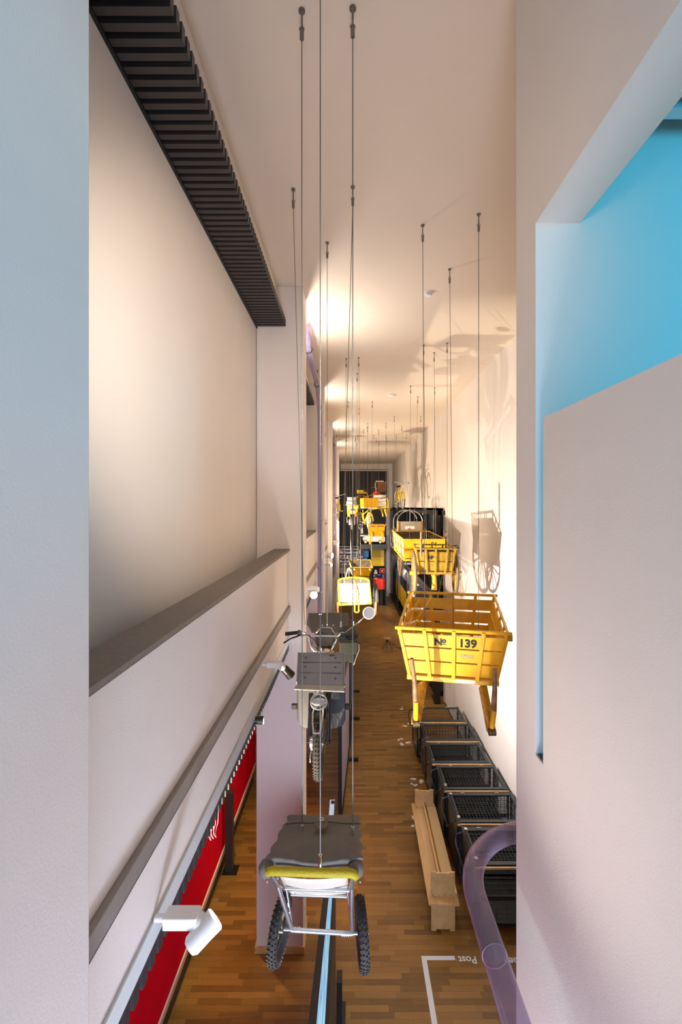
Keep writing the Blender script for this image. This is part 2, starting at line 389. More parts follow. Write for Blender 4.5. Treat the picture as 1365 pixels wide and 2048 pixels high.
# ------------------------------------------------------------------ track spotlights
def spotlight(base, head, aim, body, headm, label, size=1.0, lens=LENS, group='track spotlights'):
    base = V(base); head = V(head); aim = V(aim)
    t = thing('track_spotlight', label, 'lamp', base, group)
    g = MB(); g.cyl(base, base+V((.05, 0, 0))*size, .016*size, 12); obj('mount', g, body, t)
    g = MB(); g.box(base+V((.12, 0, 0))*size, V((.15, .075, .055))*size); obj('driver_box', g, body, t, bev=.006*size)
    g = MB(); k = base+V((.19, 0, -.02))*size; g.sphere(k, .042*size, 16, 10, (1, 1, 1)); g.cyl(k, head, .03*size, 14); obj('joint', g, body, t)
    d = (aim-head).normalized(); g = MB()
    g.tube([head-d*.05*size, head-d*.035*size, head+d*.03*size, head+d*.085*size], [.03*size, .042*size, .045*size, .05*size], 22)
    h = obj('lamp_head', g, headm, t)
    g = MB(); g.cyl(head+d*.086*size, head+d*.089*size, .043*size, 22); obj('lens', g, lens, h)
    return t
spotlight((XL+.03, 4.18, EYE-1.45), (-.60, 4.22, EYE-1.52), (-.4, 4.35, EYE-1.8), WHITE, BLACK, 'white track spotlight with a black head on the parapet of the nearest bay', .9)
spotlight((XL+.01, 1.93, EYE-1.745), (-.635, 1.90, EYE-1.80), (-.50, 2.0, EYE-1.70), WHITE, WHITE, 'large bright white spotlight at the lower left below the parapet', .95)
spotlight((XL+.03, 7.7, EYE-1.38), (-.64, 7.72, EYE-1.48), (-.36, 6.4, EYE-1.53), WHITE, WHITE, 'glaring white spotlight just behind the first free pier', 1.25, LENSB)
spotlight((XL+.03, 12.4, EYE-1.30), (-.62, 12.3, EYE-1.32), (.2, 12.0, EYE-1.35), WHITE, WHITE, 'lit white spotlight beyond the second pier, upper of two', 1.5, LENSB)
spotlight((XL+.03, 13.1, EYE-1.62), (-.62, 13.0, EYE-1.66), (.2, 12.5, EYE-1.7), WHITE, WHITE, 'small lit white spotlight beyond the second pier, lower of two', 1.0, LENSB)
spotlight((XL+.03, 17.4, EYE-1.35), (-.62, 17.3, EYE-1.42), (.2, 17.0, EYE-1.5), WHITE, WHITE, 'lit white spotlight beyond the third pier', 1.7, LENSB)
g = thing('downlight', 'small black spotlight hanging from the slats beside the pier', 'lamp', P(508, 1440, 3.95)); b0 = P(508, 1440, 3.95)
obj('joint', MB().cyl(b0+V((-.03, 0, .05)), b0, .02, 12), BLACK, g)
h = obj('lamp_head', MB().cyl(b0, b0+V((.075, .02, -.012)), .035, 20), BLACK, g)
obj('lens', MB().cyl(b0+V((.076, .02, -.012)), b0+V((.079, .021, -.012)), .030, 20), LENS, h)

# ------------------------------------------------------------------ smoke detectors
def detector(c, label, R=.055):
    t = thing('smoke_detector', label, 'smoke detector', V(c)-V((0, 0, .05)), 'smoke detectors on the ceiling')
    g = MB(); g.cyl(c, V(c)-V((0, 0, .02)), R, 24); obj('base', g, WHITE, t)
    g = MB(); g.tube([V(c)-V((0, 0, .02)), V(c)-V((0, 0, .03)), V(c)-V((0, 0, .05))], [R*.6, R*.85, R*.6], 24); obj('sensor', g, WHITE, t)
detector(CE(857, 585), 'round white smoke detector between the cables on the ceiling', .06)
detector(CE(784, 789), 'flat white smoke detector further along the ceiling', .12)
detector(CE(820, 867), 'white smoke detector on the ceiling towards the far end', .1)

# ------------------------------------------------------------------ pneumatic tubes
def tubemat():
    m = bpy.data.materials.new('tinted_acrylic_tube'); m.use_nodes = True; nt = m.node_tree; N = nt.nodes; K = nt.links
    for n in list(N): N.remove(n)
    out = N.new('ShaderNodeOutputMaterial'); mx = N.new('ShaderNodeMixShader'); tr = N.new('ShaderNodeBsdfTransparent')
    tr.inputs[0].default_value = (.80, .74, .86, 1); pb = N.new('ShaderNodeBsdfPrincipled')
    pb.inputs['Base Color'].default_value = (.46, .40, .60, 1); pb.inputs['Roughness'].default_value = .12; pb.inputs['Coat Weight'].default_value = .6
    lw = N.new('ShaderNodeLayerWeight'); lw.inputs[0].default_value = .35
    mr = N.new('ShaderNodeMapRange'); mr.inputs[3].default_value = .20; mr.inputs[4].default_value = .70
    K.new(lw.outputs['Facing'], mr.inputs[0]); K.new(mr.outputs[0], mx.inputs[0]); K.new(tr.outputs[0], mx.inputs[1]); K.new(pb.outputs[0], mx.inputs[2]); K.new(mx.outputs[0], out.inputs[0])
    return m
TUBE = tubemat()
R1 = .0602; TX = .70; TZ = EYE-2.184
t = thing('pneumatic_tube', 'large lilac see-through pneumatic tube bending in front of the near right wall', 'tube', (TX, 1.5, TZ-.06), 'lilac pneumatic mail tubes')
pts = [(TX, -.2, TZ), (TX, .5, TZ), (TX, 1.0, TZ), (TX, 1.5, TZ), (TX, 2.0, TZ), (TX, 2.3, TZ)]
pts += arc((TX+.532, 2.534, TZ), (-1, 0, 0), (0, 1, 0), .532, 0, PI/2, 22)+[(1.6, 3.066, TZ), (2.84, 3.066, TZ)]
obj('tube_wall', MB().tube(pts, R1, 40, caps=False), TUBE, t)
g = MB(); g.tube([(TX, 2.215, TZ), (TX, 2.222, TZ), (TX, 2.46, TZ), (TX, 2.468, TZ)], [R1-.010, R1-.004, R1-.004, R1-.010], 36)
tag(obj('mail_canister', g, mat('dark_canister', (.035, .03, .028), .35, .3, var=.6, vs=22)), 'dark cylindrical mail canister stuck inside the large lilac tube', 'canister')
g = MB(); g.ring((TX, 2.21, TZ), (0, 1, 0), R1+.0005, .0022, 36, 6); obj('joint_ring', g, mat('lilac_ring', (.25, .2, .3), .3), t)
def wall_tube(yv, y0, zend, label, mesh_r=.056, back=True):
    t = thing('pneumatic_tube', label, 'tube', (-.72, yv, 4), 'lilac pneumatic mail tubes')
    pts = [(-.72, y0-.25, EYE+3.0), (-.72, y0-.12, EYE+2.9), (-.72, y0, EYE+2.78), (-.72, y0+.2, EYE+2.68), (-.72, yv-.95, EYE+2.62)]
    pts = pts[:4]+[(-.72, yv-.9, EYE+2.62)]+arc((-.72, yv-.9, EYE+1.72), (0, 0, 1), (0, 1, 0), .9, 0, PI/2, 14)[1:]
    pts += [(-.72, yv, EYE), (-.72, yv, EYE+zend)]
    if back: pts += arc((-.72, yv-.55, EYE+zend), (0, 1, 0), (0, 0, -1), .55, 0, PI/2, 10)[1:]+[(-.72, yv-1.6, EYE+zend-.55)]
    pts = [V(p) for p in pts]; pts = [p if p.z < ZC-.06 else V((p.x, p.y, ZC-.005)) for p in pts[1:]]
    obj('tube_wall', MB().tube(pts, mesh_r, 24, caps=False), TUBE, t)
    for z in (1.45, -.3, -1.45, -2.0):
        if z > zend-.1:
            g = MB(); g.ring((-.72, yv, EYE+z), (0, 0, 1), mesh_r+.004, .012, 24, 8); obj('coupling_ring', g, ALU, t)
    for by, bz in ((y0+.35, 2.67), (yv-.9, 2.62)):
        g = MB(); g.ring((-.72, by, EYE+bz), (0, 1, 0), mesh_r+.004, .010, 24, 8); g.box((-.72, by, EYE+bz+.18), (.02, .02, .26)); obj('pipe_bracket', g, DGREY, t)
    return t
wall_tube(10.65, 7.4, -2.15, 'lilac tube running under the ceiling and down the second pier')
wall_tube(20.1, 17.2, -2.3, 'slim lilac tube going down the fourth pier far back')

# ------------------------------------------------------------------ the grey canvas mail trolley hanging in front

t = thing('mail_trolley', 'hanging two-wheeled mail trolley with a grey canvas bag and a yellow handle', 'trolley', (-.16, 2.6, 3.58))
hy = 2.38
hl = P(541, 1745, hy); hr = P(708, 1750, hy)
g = MB()
hp = [hl+V((.005, .06, -.05)), hl+V((-.012, .02, -.012)), hl+V((-.008, 0, .004)), hl+V((.012, -.004, .012)), hl.lerp(hr, .5)+V((0, -.004, .010)), hr+V((-.012, -.004, .012)), hr+V((.004, 0, .002)), hr+V((.008, .02, -.02)), hr+V((-.0, .06, -.05))]
g.tube(hp[1:-1], .0215, 14)
obj('handle_grip', g, mat('mustard_grip', (.46, .36, .008), .55, bump=.4, bs=150), t)
AX = [P(572, 1858, 2.62), P(716, 1866, 2.62)]
sides = []
for s, (hp_, ax, pl) in enumerate(((hl, AX[0], -1), (hr, AX[1], 1))):
    g = MB()
    mid = V((hp_.x-pl*.012, 2.52, hp_.z-.18)); back = V((hp_.x-pl*.04, 2.76, hp_.z-.43))
    g.tube([hp_+V((-pl*.0, .01, -.015)), mid, back], .0115, 10)
    g.tube([mid+V((0, .02, -.02)), ax.lerp(mid, .45)+V((-pl*.02, 0, 0)), ax+V((-pl*.03, 0, .01))], .0135, 10)
    g.tube([mid+V((-pl*.03, .1, -.06)), ax+V((-pl*.032, .01, .03))], .008, 8)
    g.tube([mid+V((pl*.008, .0, .01)), mid+V((pl*.030, .1, -.04)), mid+V((pl*.030, .24, -.16)), mid+V((pl*.0, .20, -.15))], .006, 8)
    obj('side_frame', g, ALU, t)
g = MB(); x0, x1 = hl.x+.022, hr.x-.022
g.cyl((x0, 2.43, hl.z-.045), (x1, 2.43, hr.z-.045), .0115, 12); obj('cross_bar', g, ALU, t)
g = MB(); g.cyl((x0+.03, 2.55, hl.z-.225), (x1, 2.55, hr.z-.225), .0095, 12); obj('cross_bar', g, ALU, t)
g = MB(); g.cyl((x0+.04, 2.72, hl.z-.405), (x1, 2.72, hr.z-.405), .009, 12); obj('cross_bar', g, ALU, t)
# white base tray (sagging plastic sheet)
g = MB(); n = 12; vs = []; fs = []
for j in range(7):
    for i in range(n+1):
        u = i/n; v = j/6
        sag = -.035*math.sin(PI*u)*(.4+.6*math.sin(PI*min(v*1.2, 1)))
        vs.append(V((x0+.02+(x1-x0-.03)*u, 2.44+.31*v, hl.z-.07-.36*v+sag)))
for j in range(6):
    for i in range(n): fs.append((j*(n+1)+i, j*(n+1)+i+1, (j+1)*(n+1)+i+1, (j+1)*(n+1)+i))
g.add(vs, fs, True); obj('base_sheet', g, CREAM, t, thick=.004)
g = MB(); g.cyl(AX[0]+V((.03, 0, -.005)), AX[1]+V((-.03, 0, -.005)), .0125, 14); g.cyl(AX[0]+V((-.05, 0, 0)), AX[0]+V((.06, 0, -.005)), .009, 12); g.cyl(AX[1]+V((-.06, 0, -.005)), AX[1]+V((.06, 0, 0)), .009, 12)
for k in range(4): g.cyl(AX[1]+V((-.055-k*.012, 0, -.005)), AX[1]+V((-.049-k*.012, 0, -.005)), .0145, 14); g.cyl(AX[0]+V((.04+k*.012, 0, -.005)), AX[0]+V((.046+k*.012, 0, -.005)), .0145, 14)
obj('axle', g, ALU, t)
def wheel(c, axis, R, rt, parent, tyre=RUBBER, rim=ALU, spokes=24, hub=.02, hubw=.05, rimr=None, rimw=.012, spm=None, disc=None, knob=0):
    c = V(c); ax = V(axis).normalized()
    g = MB(); g.ring(c, ax, R-rt, rt, 48, 12)
    if knob:
        u = ax.orthogonal().normalized(); q = ax.cross(u)
        for k in range(knob):
            a = 2*PI*k/knob; rr = u*math.cos(a)+q*math.sin(a); tt = ax.cross(rr)
            for sgn in (-1, -.33, .33, 1):
                ang = sgn*.9; p = c+rr*(R-rt+rt*math.cos(ang)*1.02)+ax*rt*math.sin(ang)*1.02+tt*(.006 if sgn in (-1, .33) else 0)
                g.box(p, (.010, .010, .010), rot=Matrix((ax, tt, rr)).transposed())
    w_ = obj('tyre', g, tyre, parent)
    g = MB(); g.ring(c, ax, R-2*rt, rimw, 40, 8); obj('rim', g, rim, w_)
    g = MB(); g.cyl(c-ax*hubw/2, c+ax*hubw/2, hub, 16); 
    u = ax.orthogonal().normalized(); q = ax.cross(u)
    for k in range(spokes):
        a = 2*PI*k/spokes; rr = u*math.cos(a)+q*math.sin(a); r2 = u*math.cos(a+.12)+q*math.sin(a+.12)
        g.tube([c+r2*hub+ax*hubw*.35*(1 if k % 2 else -1), c+rr*(R-2*rt)], .0022 if spokes > 14 else .011, 5)
    if disc: g.cyl(c-ax*.008, c+ax*.008, R-2*rt, 32)
    obj('spokes', g, spm or rim, w_); return w_
wheel(P(560, 1858, 2.62), (1, -.16, -.03), .165, .026, t, rim=RUBBER, spokes=6, spm=DGREY, knob=40)
wheel(P(724, 1866, 2.62), (1, .10, .02), .168, .026, t, rim=RUBBER, spokes=6, spm=DGREY, knob=40)
g = MB(); g.cyl(AX[1]+V((.05, 0, 0)), AX[1]+V((.062, 0, 0)), .013, 6); obj('hub_nut', g, CHROME, t)
# canvas bag: a soft box with a lid that overhangs, wavy sides
def soft_bag(front, back, zs, name, m, parent, wav=.012, seed=1):
    """front/back: (xl, xr, y, z) of the lid edges"""
    rnd = random.Random(seed); nx, ny = 22, 18; vs = []; fs = []
    (fl, fr, fy, fz), (bl, br, by, bz) = front, back
    def pt(u, v):
        x = (fl+(bl-fl)*v)*(1-u)+(fr+(br-fr)*v)*u; y = fy+(by-fy)*v; z = fz+(bz-fz)*v
        z += .020*math.sin(PI*u)*math.sin(PI*v)+wav*.5*math.sin(7*v*PI+u*3)*max(0, abs(u-.5)*2-.55)+wav*.25*math.sin(9*u+13*v)
        z += .018*math.exp(-((v-.62)/.05)**2)*.5
        if v < .25: z -= .028*math.exp(-((u-.5)/.28)**2)*(1-v/.25)*1.0
        x += wav*.8*math.sin(8.5*v*PI+1+.6*math.sin(9*v))*(-1 if u < .05 else (1 if u > .95 else 0))
        return V((x, y, z))
    for j in range(ny+1):
        for i in range(nx+1): vs.append(pt(i/nx, j/ny))
    for j in range(ny):
        for i in range(nx): fs.append((j*(nx+1)+i, j*(nx+1)+i+1, (j+1)*(nx+1)+i+1, (j+1)*(nx+1)+i))
    per = [j*(nx+1) for j in range(ny, -1, -1)]+list(range(1, nx+1))+[j*(nx+1)+nx for j in range(1, ny+1)]+[ny*(nx+1)+i for i in range(nx-1, 0, -1)]
    base = len(vs); L = 5; cx = (fl+fr+bl+br)/4; cy = (fy+by)/2
    for l in range(1, L+1):
        for k, idx in enumerate(per):
            p = vs[idx]; h = zs*l/L
            s = 1.0+.05*math.sin(PI*min(1, l/2.0))*(1+.4*math.sin(k*1.7+l))-(.10*l/L)
            vs.append(V((cx+(p.x-cx)*s, cy+(p.y-cy)*s, p.z-h)))
    n = len(per)
    for l in range(L):
        for k in range(n):
            a = per[k] if l == 0 else base+(l-1)*n+k; b = per[(k+1) % n] if l == 0 else base+(l-1)*n+(k+1) % n
            fs.append((a, base+l*n+k, base+l*n+(k+1) % n, b))
    fs.append(tuple(base+(L-1)*n+k for k in range(n)))
    g = MB(); g.add(vs, fs, True); return obj(name, g, m, parent, sub=1)
bzf, bzb = EYE-1.865, EYE-1.935
bag = soft_bag((-.452, .062, 2.45, EYE-1.885), (-.405, .055, 3.00, EYE-2.03), .075, 'canvas_bag', GREYC, t, wav=.012)
g = MB()
for (u0, u1) in ((-.42, .045),):
    g.tube([(u0+.02+.46*k/14, 2.80+.004*math.sin(k), EYE-1.955+.012*math.sin(PI*k/14)) for k in range(15)], .0045, 6)
obj('bag_seam', g, mat('dark_grey_canvas', (.09, .083, .075), .8), bag)
g = MB(); b0 = P(643, 1661, 2.72); b0.z += .03
g.tube([b0+V((.038*math.cos(a), .034*math.sin(a), .004)) for a in [2*PI*k/20 for k in range(20)]], .006, 8, closed=True)
g.cyl(b0+V((0, 0, -.006)), b0+V((0, 0, .008)), .036, 20); obj('leather_tab', g, mat('brown_leather', (.17, .12, .08), .6, var=.3), bag)
g = MB(); g.box(b0+V((0, .02, .014)), (.026, .012, .006)); g.ring(b0+V((0, .035, .016)), (0, 0, 1), .010, .0028, 16, 6); obj('buckle', g, CHROME, bag)
for sx in (-.455, .03):      # corner flaps
    g = MB(); g.sphere((sx, 2.45, EYE-1.95), .042, 12, 8, (1, 1.1, 1.15)); obj('corner_flap', g, GREYC, bag)
    g = MB(); g.sphere((sx+(.012 if sx < 0 else .02), 2.405, EYE-1.985), .006, 10, 6); obj('rivet', g, CHROME, bag)
cable((-.163, 2.43, ZC), (-.163, 2.43, hl.z-.02), 'steel cable coming down to the yellow handle of the canvas trolley', 'cables of the canvas trolley')
cable(CE(604, 20), (-.29, 2.715, EYE-1.95), 'left rear cable of the canvas trolley, top left ceiling rose', 'cables of the canvas trolley')
cable(CE(706, 15), (.012, 2.70, EYE-1.95), 'right rear cable of the canvas trolley, top right ceiling rose', 'cables of the canvas trolley')
g = MB(); g.cyl((-.163, 2.43, hl.z-.035), (-.163, 2.43, hl.z+.055), .010, 12); tag(obj('cable_sleeve', g, CHROME), 'short chrome sleeve on the cable at the yellow trolley handle', 'sleeve')

# ------------------------------------------------------------------ the grey moped hanging behind it
cx = -.262
t = thing('moped', 'hanging grey mail moped with a front carrier, round headlamp and wide handlebar', 'moped', (cx, 4.2, EYE-2.25))
wc = V((cx-.003, 3.80, EYE-1.965))
wheel(wc, (1, 0, 0), .285, .036, t, rim=CHROME, spokes=28, hub=.045, hubw=.08, knob=56)
g = MB(); hw = V((cx, 4.2, 0))
for s in (-1, 1):
    g.tube([wc+V((s*.078, 0, .0)), wc+V((s*.078, .04, .12)), wc+V((s*.078, .12, .36))], [.021, .021, .019], 14)
    g.cyl(wc+V((s*.05, 0, 0)), wc+V((s*.10, 0, 0)), .013, 10)
obj('fork', g, BLACKG, t)
g = MB()
for s in (-1, 1): g.tube([wc+V((s*.037, -.02, .30)), wc+V((s*.040, -.17, .31)), wc+V((s*.034, -.235, .255)), wc+V((s*.026, -.26, .20))], .0075, 8)
g.tube([wc+V((-.026, -.26, .20)), wc+V((.026, -.26, .20))], .0075, 8); obj('mudguard_stay', g, CHROME, t)
g = MB()      # mudguard
vs = []; fs = []; na = 20
for i in range(na+1):
    a = math.radians(10+118*i/na); 
    for k in range(7):
        b = -1.2+2.4*k/6; rr = .285+.018*math.cos(b)+.004
        vs.append(wc+V((.046*math.sin(b), rr*math.cos(a)*1.0, rr*math.sin(a)+.0)))
for i in range(na):
    for k in range(6): fs.append((i*7+k, i*7+k+1, (i+1)*7+k+1, (i+1)*7+k))
vs = [v for v in vs]
g.add(vs, fs, True); obj('mudguard', g, BLACKG, t, thick=.002)
g = MB(); g.box(wc+V((-.052, 0, -.01)), (.03, .07, .10)); g.tube([wc+V((-.06, -.03, -.05)), wc+V((-.07, -.06, -.09)), wc+V((-.068, -.06, -.14))], .006, 8); g.cyl(wc+V((-.075, 0, .0)), wc+V((-.045, 0, 0)), .05, 20); obj('brake_drum', g, ALU, t)
# headlamp
hc = P(638, 1404, 3.72)
g = MB(); g.tube([hc+V((0, .16, 0)), hc+V((0, .12, 0)), hc+V((0, .05, 0)), hc+V((0, .0, 0))], [.02, .05, .066, .069], 28); h = obj('headlamp', g, CHROME, t)
g = MB(); g.sphere(hc+V((0, .003, 0)), .061, 28, 8, (1, .38, 1), 0, .5, Euler((PI/2, 0, 0)).to_matrix()); obj('lens', g, mat('headlamp_glass', (.75, .76, .74), .08, .6, coat=1), h)
g = MB(); g.ring(hc+V((0, -.004, 0)), (0, 1, 0), .066, .006, 32, 8); obj('trim_ring', g, CHROME, h)
# leg shield / black fairing
for s in (-1, 1):
    g = MB(); x0 = cx+s*.05; x1 = cx+s*.215; zt = EYE-1.58; zb = EYE-1.97; y = 4.02
    pr_ = [(x0, y, zt), (x1, y+.02, zt), (x1, y+.02, zb+.08), (x1-s*.02, y+.02, zb+.03), (x1-s*.06, y+.02, zb), (x0, y, zb)]
    g.prism(pr_ if s > 0 else pr_[::-1], (0, .015, 0)); obj('leg_shield', g, mat('satin_black_fairing', (.012, .011, .010), .5), t, bev=.006)
    g = MB(); g.box((x1+s*.025, y+.03, zb+.19), (.05, .04, .045)); obj('indicator', g, RUBBER, t, bev=.006)
# frame, engine and floorboards behind
g = MB(); g.tube([(cx, 4.08, EYE-1.48), (cx, 4.12, EYE-1.70), (cx, 4.25, EYE-1.95), (cx, 4.6, EYE-1.95), (cx, 4.75, EYE-1.62)], .035, 14)
g.box((cx, 4.45, EYE-1.93), (.30, .28, .16)); g.tube([(cx+.1, 4.4, EYE-2.0), (cx+.12, 5.0, EYE-1.98)], .035, 12); obj('frame', g, BLACKG, t, bev=.01)
wheel((cx, 5.02, EYE-1.965), (1, 0, 0), .285, .036, t, rim=CHROME, spokes=28, hub=.05, hubw=.09)
# front carrier: grey sheet tray
a0 = P(588, 1377, 3.66); a1 = P(690, 1382, 3.66); b0_ = P(597, 1308, 4.06); b1_ = P(688, 1308, 4.06); f0 = P(594, 1368, 3.72); f1 = P(688, 1371, 3.72)
nrm = (b0_-f0).cross(f1-f0).normalized(); nrm = nrm if nrm.z > 0 else -nrm
g = MB(); g.hexa([f0-nrm*.006, f1-nrm*.006, b1_-nrm*.006, b0_-nrm*.006, f0, f1, b1_, b0_]); ca = obj('front_carrier', g, MGREY, t, bev=.003)
g = MB(); g.hexa([a0-V((0, 0, .014)), a1-V((0, 0, .014)), f1-V((0, 0, .014)), f0-V((0, 0, .014)), a0, a1, f1, f0]); obj('carrier_lip', g, mat('grey_sheet_edge', (.33, .32, .30), .35, .5), ca, bev=.004)
g = MB(); g.bar(f0, b0_, .008, .045); g.bar(f1+V((.006, 0, 0)), b1_+V((.006, 0, 0)), .006, .05); g.bar(b0_+V((0, .004, .005)), b1_+V((0, .004, .005)), .006, .012); obj('carrier_rim', g, mat('grey_sheet_edge', (.3, .3, .3)), ca)
g = MB()
for k in (.36, .70):
    for d in (-.012, .012):
        A = f0.lerp(b0_, k+d)+nrm*.001; B = f1.lerp(b1_, k+d)+nrm*.001
        g.bar(A.lerp(B, .06), A.lerp(B, .94), .003, .004)
obj('pressed_ribs', g, mat('dark_rib', (.12, .13, .15), .5), ca)
g = MB()
for k in (.2, .55, .86):
    for u in (.17, .82):
        A = f0.lerp(b0_, k).lerp(f1.lerp(b1_, k), u); g.cyl(A-nrm*.001, A+nrm*.004, .009, 14)
A = f0.lerp(b0_, .95).lerp(f1.lerp(b1_, .95), .74); g.box(A+nrm*.002, (.05, .014, .004))
obj('bolt_heads', g, mat('dull_steel', (.12, .12, .12), .5, .6), ca)
# handlebar
ybar = 4.18
def hb(px, py, y=ybar): return P(px, py, y)
g = MB(); g.tube([hb(572, 1268), hb(604, 1264), hb(611, 1266), hb(618, 1276), hb(622, 1292), hb(628, 1301), hb(640, 1304), hb(654, 1303), hb(664, 1298), hb(670, 1286), hb(676, 1272), hb(684, 1266), hb(692, 1268), hb(714, 1274)], .0125, 12)
g.cyl(hb(619, 1272), hb(672, 1273), .009, 10); hbm = obj('handlebar', g, CHROME, t)
for a, b in (((571, 1268), (597, 1265)), ((717, 1273), (692, 1269))):
    g = MB(); g.tube([hb(*a), hb(*b)], [.018, .0165], 16); g.cyl(hb(*b), hb(b[0]+(3 if b[0] < 640 else -3), b[1]), .024, 14); obj('grip', g, RUBBER, hbm)
g = MB(); g.tube([hb(601, 1269), hb(594, 1273, 4.14), hb(582, 1277, 4.12), hb(568, 1286, 4.12)], [.012, .008, .007, .008], 8); g.box(hb(601, 1266), (.035, .03, .04)); obj('brake_lever', g, BLACK, hbm)
g = MB(); g.tube([hb(690, 1272), hb(698, 1278, 4.14), hb(710, 1280, 4.12), hb(722, 1289, 4.12)], [.012, .008, .007, .008], 8); g.box(hb(686, 1270), (.04, .035, .045)); obj('brake_lever', g, BLACK, hbm)
g = MB()
g.tube([hb(602, 1272), hb(615, 1270, 4.1), hb(628, 1279, 4.05), hb(637, 1292, 4.02), hb(636, 1306, 4.02)], .004, 6)
g.tube([hb(690, 1272), hb(676, 1275, 4.1), hb(664, 1288, 4.05), hb(660, 1304, 4.02)], .004, 6)
g.tube([hb(604, 1268), hb(620, 1270, 4.1), hb(624, 1290, 4.06), hb(640, 1302, 4.02)], .003, 6); obj('control_cables', g, RUBBER, hbm)
# mirror
mc = P(738, 1226, 4.05)
g = MB(); g.tube([hb(688, 1268), hb(716, 1246, 4.08), mc+V((-.03, .01, -.03))], .006, 8); mm = obj('mirror_stem', g, CHROME, t)
g = MB(); d = V((.1, -1, .15)).normalized(); g.tube([mc+d*.012, mc, mc-d*.03], [.055, .056, .02], 30); mb_ = obj('mirror', g, WHITE, mm)
g = MB(); g.cyl(mc+d*.012, mc+d*.0135, .048, 30); obj('mirror_glass', g, mat('mirror_glass', (.9, .9, .9), .02, 1), mb_)
# saddle, yellow bits, rear box
g = MB()
g.add([P(633, 1262, 4.62), P(668, 1262, 4.62), P(671, 1278, 4.55), P(667, 1294, 4.45), P(655, 1297, 4.42), P(643, 1296, 4.42), P(634, 1290, 4.45), P(631, 1276, 4.55)], [(0, 1, 2, 3, 4, 5, 6, 7)])
g = MB(); g.prism([P(633, 1262, 4.7), P(668, 1262, 4.7), P(671, 1276, 4.6), P(667, 1292, 4.48), P(655, 1296, 4.44), P(643, 1295, 4.44), P(634, 1288, 4.48), P(630, 1274, 4.6)][::-1], (0, .02, -.09)); obj('saddle', g, BLACKG, t, bev=.02)
g = MB(); g.tube([P(634, 1265, 4.66)]+[P(640+k*6, 1257-2*math.sin(k/4*PI), 4.78) for k in range(5)]+[P(668, 1265, 4.66)], .007, 8); obj('grab_rail', g, CHROME, t)
g = MB(); g.box(P(653, 1301, 4.25), (.04, .05, .03)); g.box(P(662, 1305, 4.3), (.06, .06, .03)); obj('fuel_cap', g, YEL, t, bev=.008)
q0 = [P(617, 1226, 5.25), P(698, 1225, 5.25), P(697, 1247, 5.12), P(686, 1266, 5.0), P(624, 1266, 5.0), P(614, 1249, 5.12)]
g = MB(); g.prism(q0, (0, .06, -.02)); rb = obj('rear_carrier', g, mat('dark_grey_enamel', (.085, .08, .075), .35, .1), t, bev=.006)
g = MB()
for x, y in ((645, 1251), (667, 1251)): g.cyl(P(x, y, 5.08), P(x, y, 5.08)+V((0, -.006, .004)), .009, 12)
g.box(P(641, 1228.5, 5.22), (.03, .006, .008)); obj('carrier_bolts', g, ALU, rb)
# olive panniers
def pannier(c, d, name, m, par):
    g = MB(); n = 14; vs = []; fs = []
    g.box(c, d); o = obj(name, g, m, par, bev=.045, sub=0); o.modifiers[-1].segments = 4; return o
pn = pannier(P(697, 1295, 4.72)+V((0, .1, .01)), (.17, .38, .30), 'pannier', OLIVE, t)
g = MB(); g.box(P(697, 1283, 4.56)+V((.0, .06, .028)), (.19, .30, .02), (.15, 0, 0)); g.box(P(698, 1298, 4.50)+V((0, 0, .01)), (.18, .02, .13), (.1, 0, 0)); obj('pannier_flap', g, mat('olive_flap', (.08, .08, .052), .85, bump=.3), pn, bev=.008)
g = MB(); g.tube([P(718, 1287, 4.46), P(719, 1300, 4.46), P(713, 1315, 4.47), P(708, 1330, 4.5)], .004, 6); obj('pannier_piping', g, mat('pale_piping', (.45, .42, .33), .7), pn)
cable(CE(587, 378), P(609, 1250, 4.2), 'left front cable of the moped, ending at the left handlebar', 'cables of the moped')
cable(CE(706, 373), P(682, 1254, 4.2), 'right front cable of the moped, ending at the mirror stem', 'cables of the moped')
cable(CE(655, 485), P(655, 1257, 5.10), 'rear cable of the moped, ending before the rear carrier', 'cables of the moped')

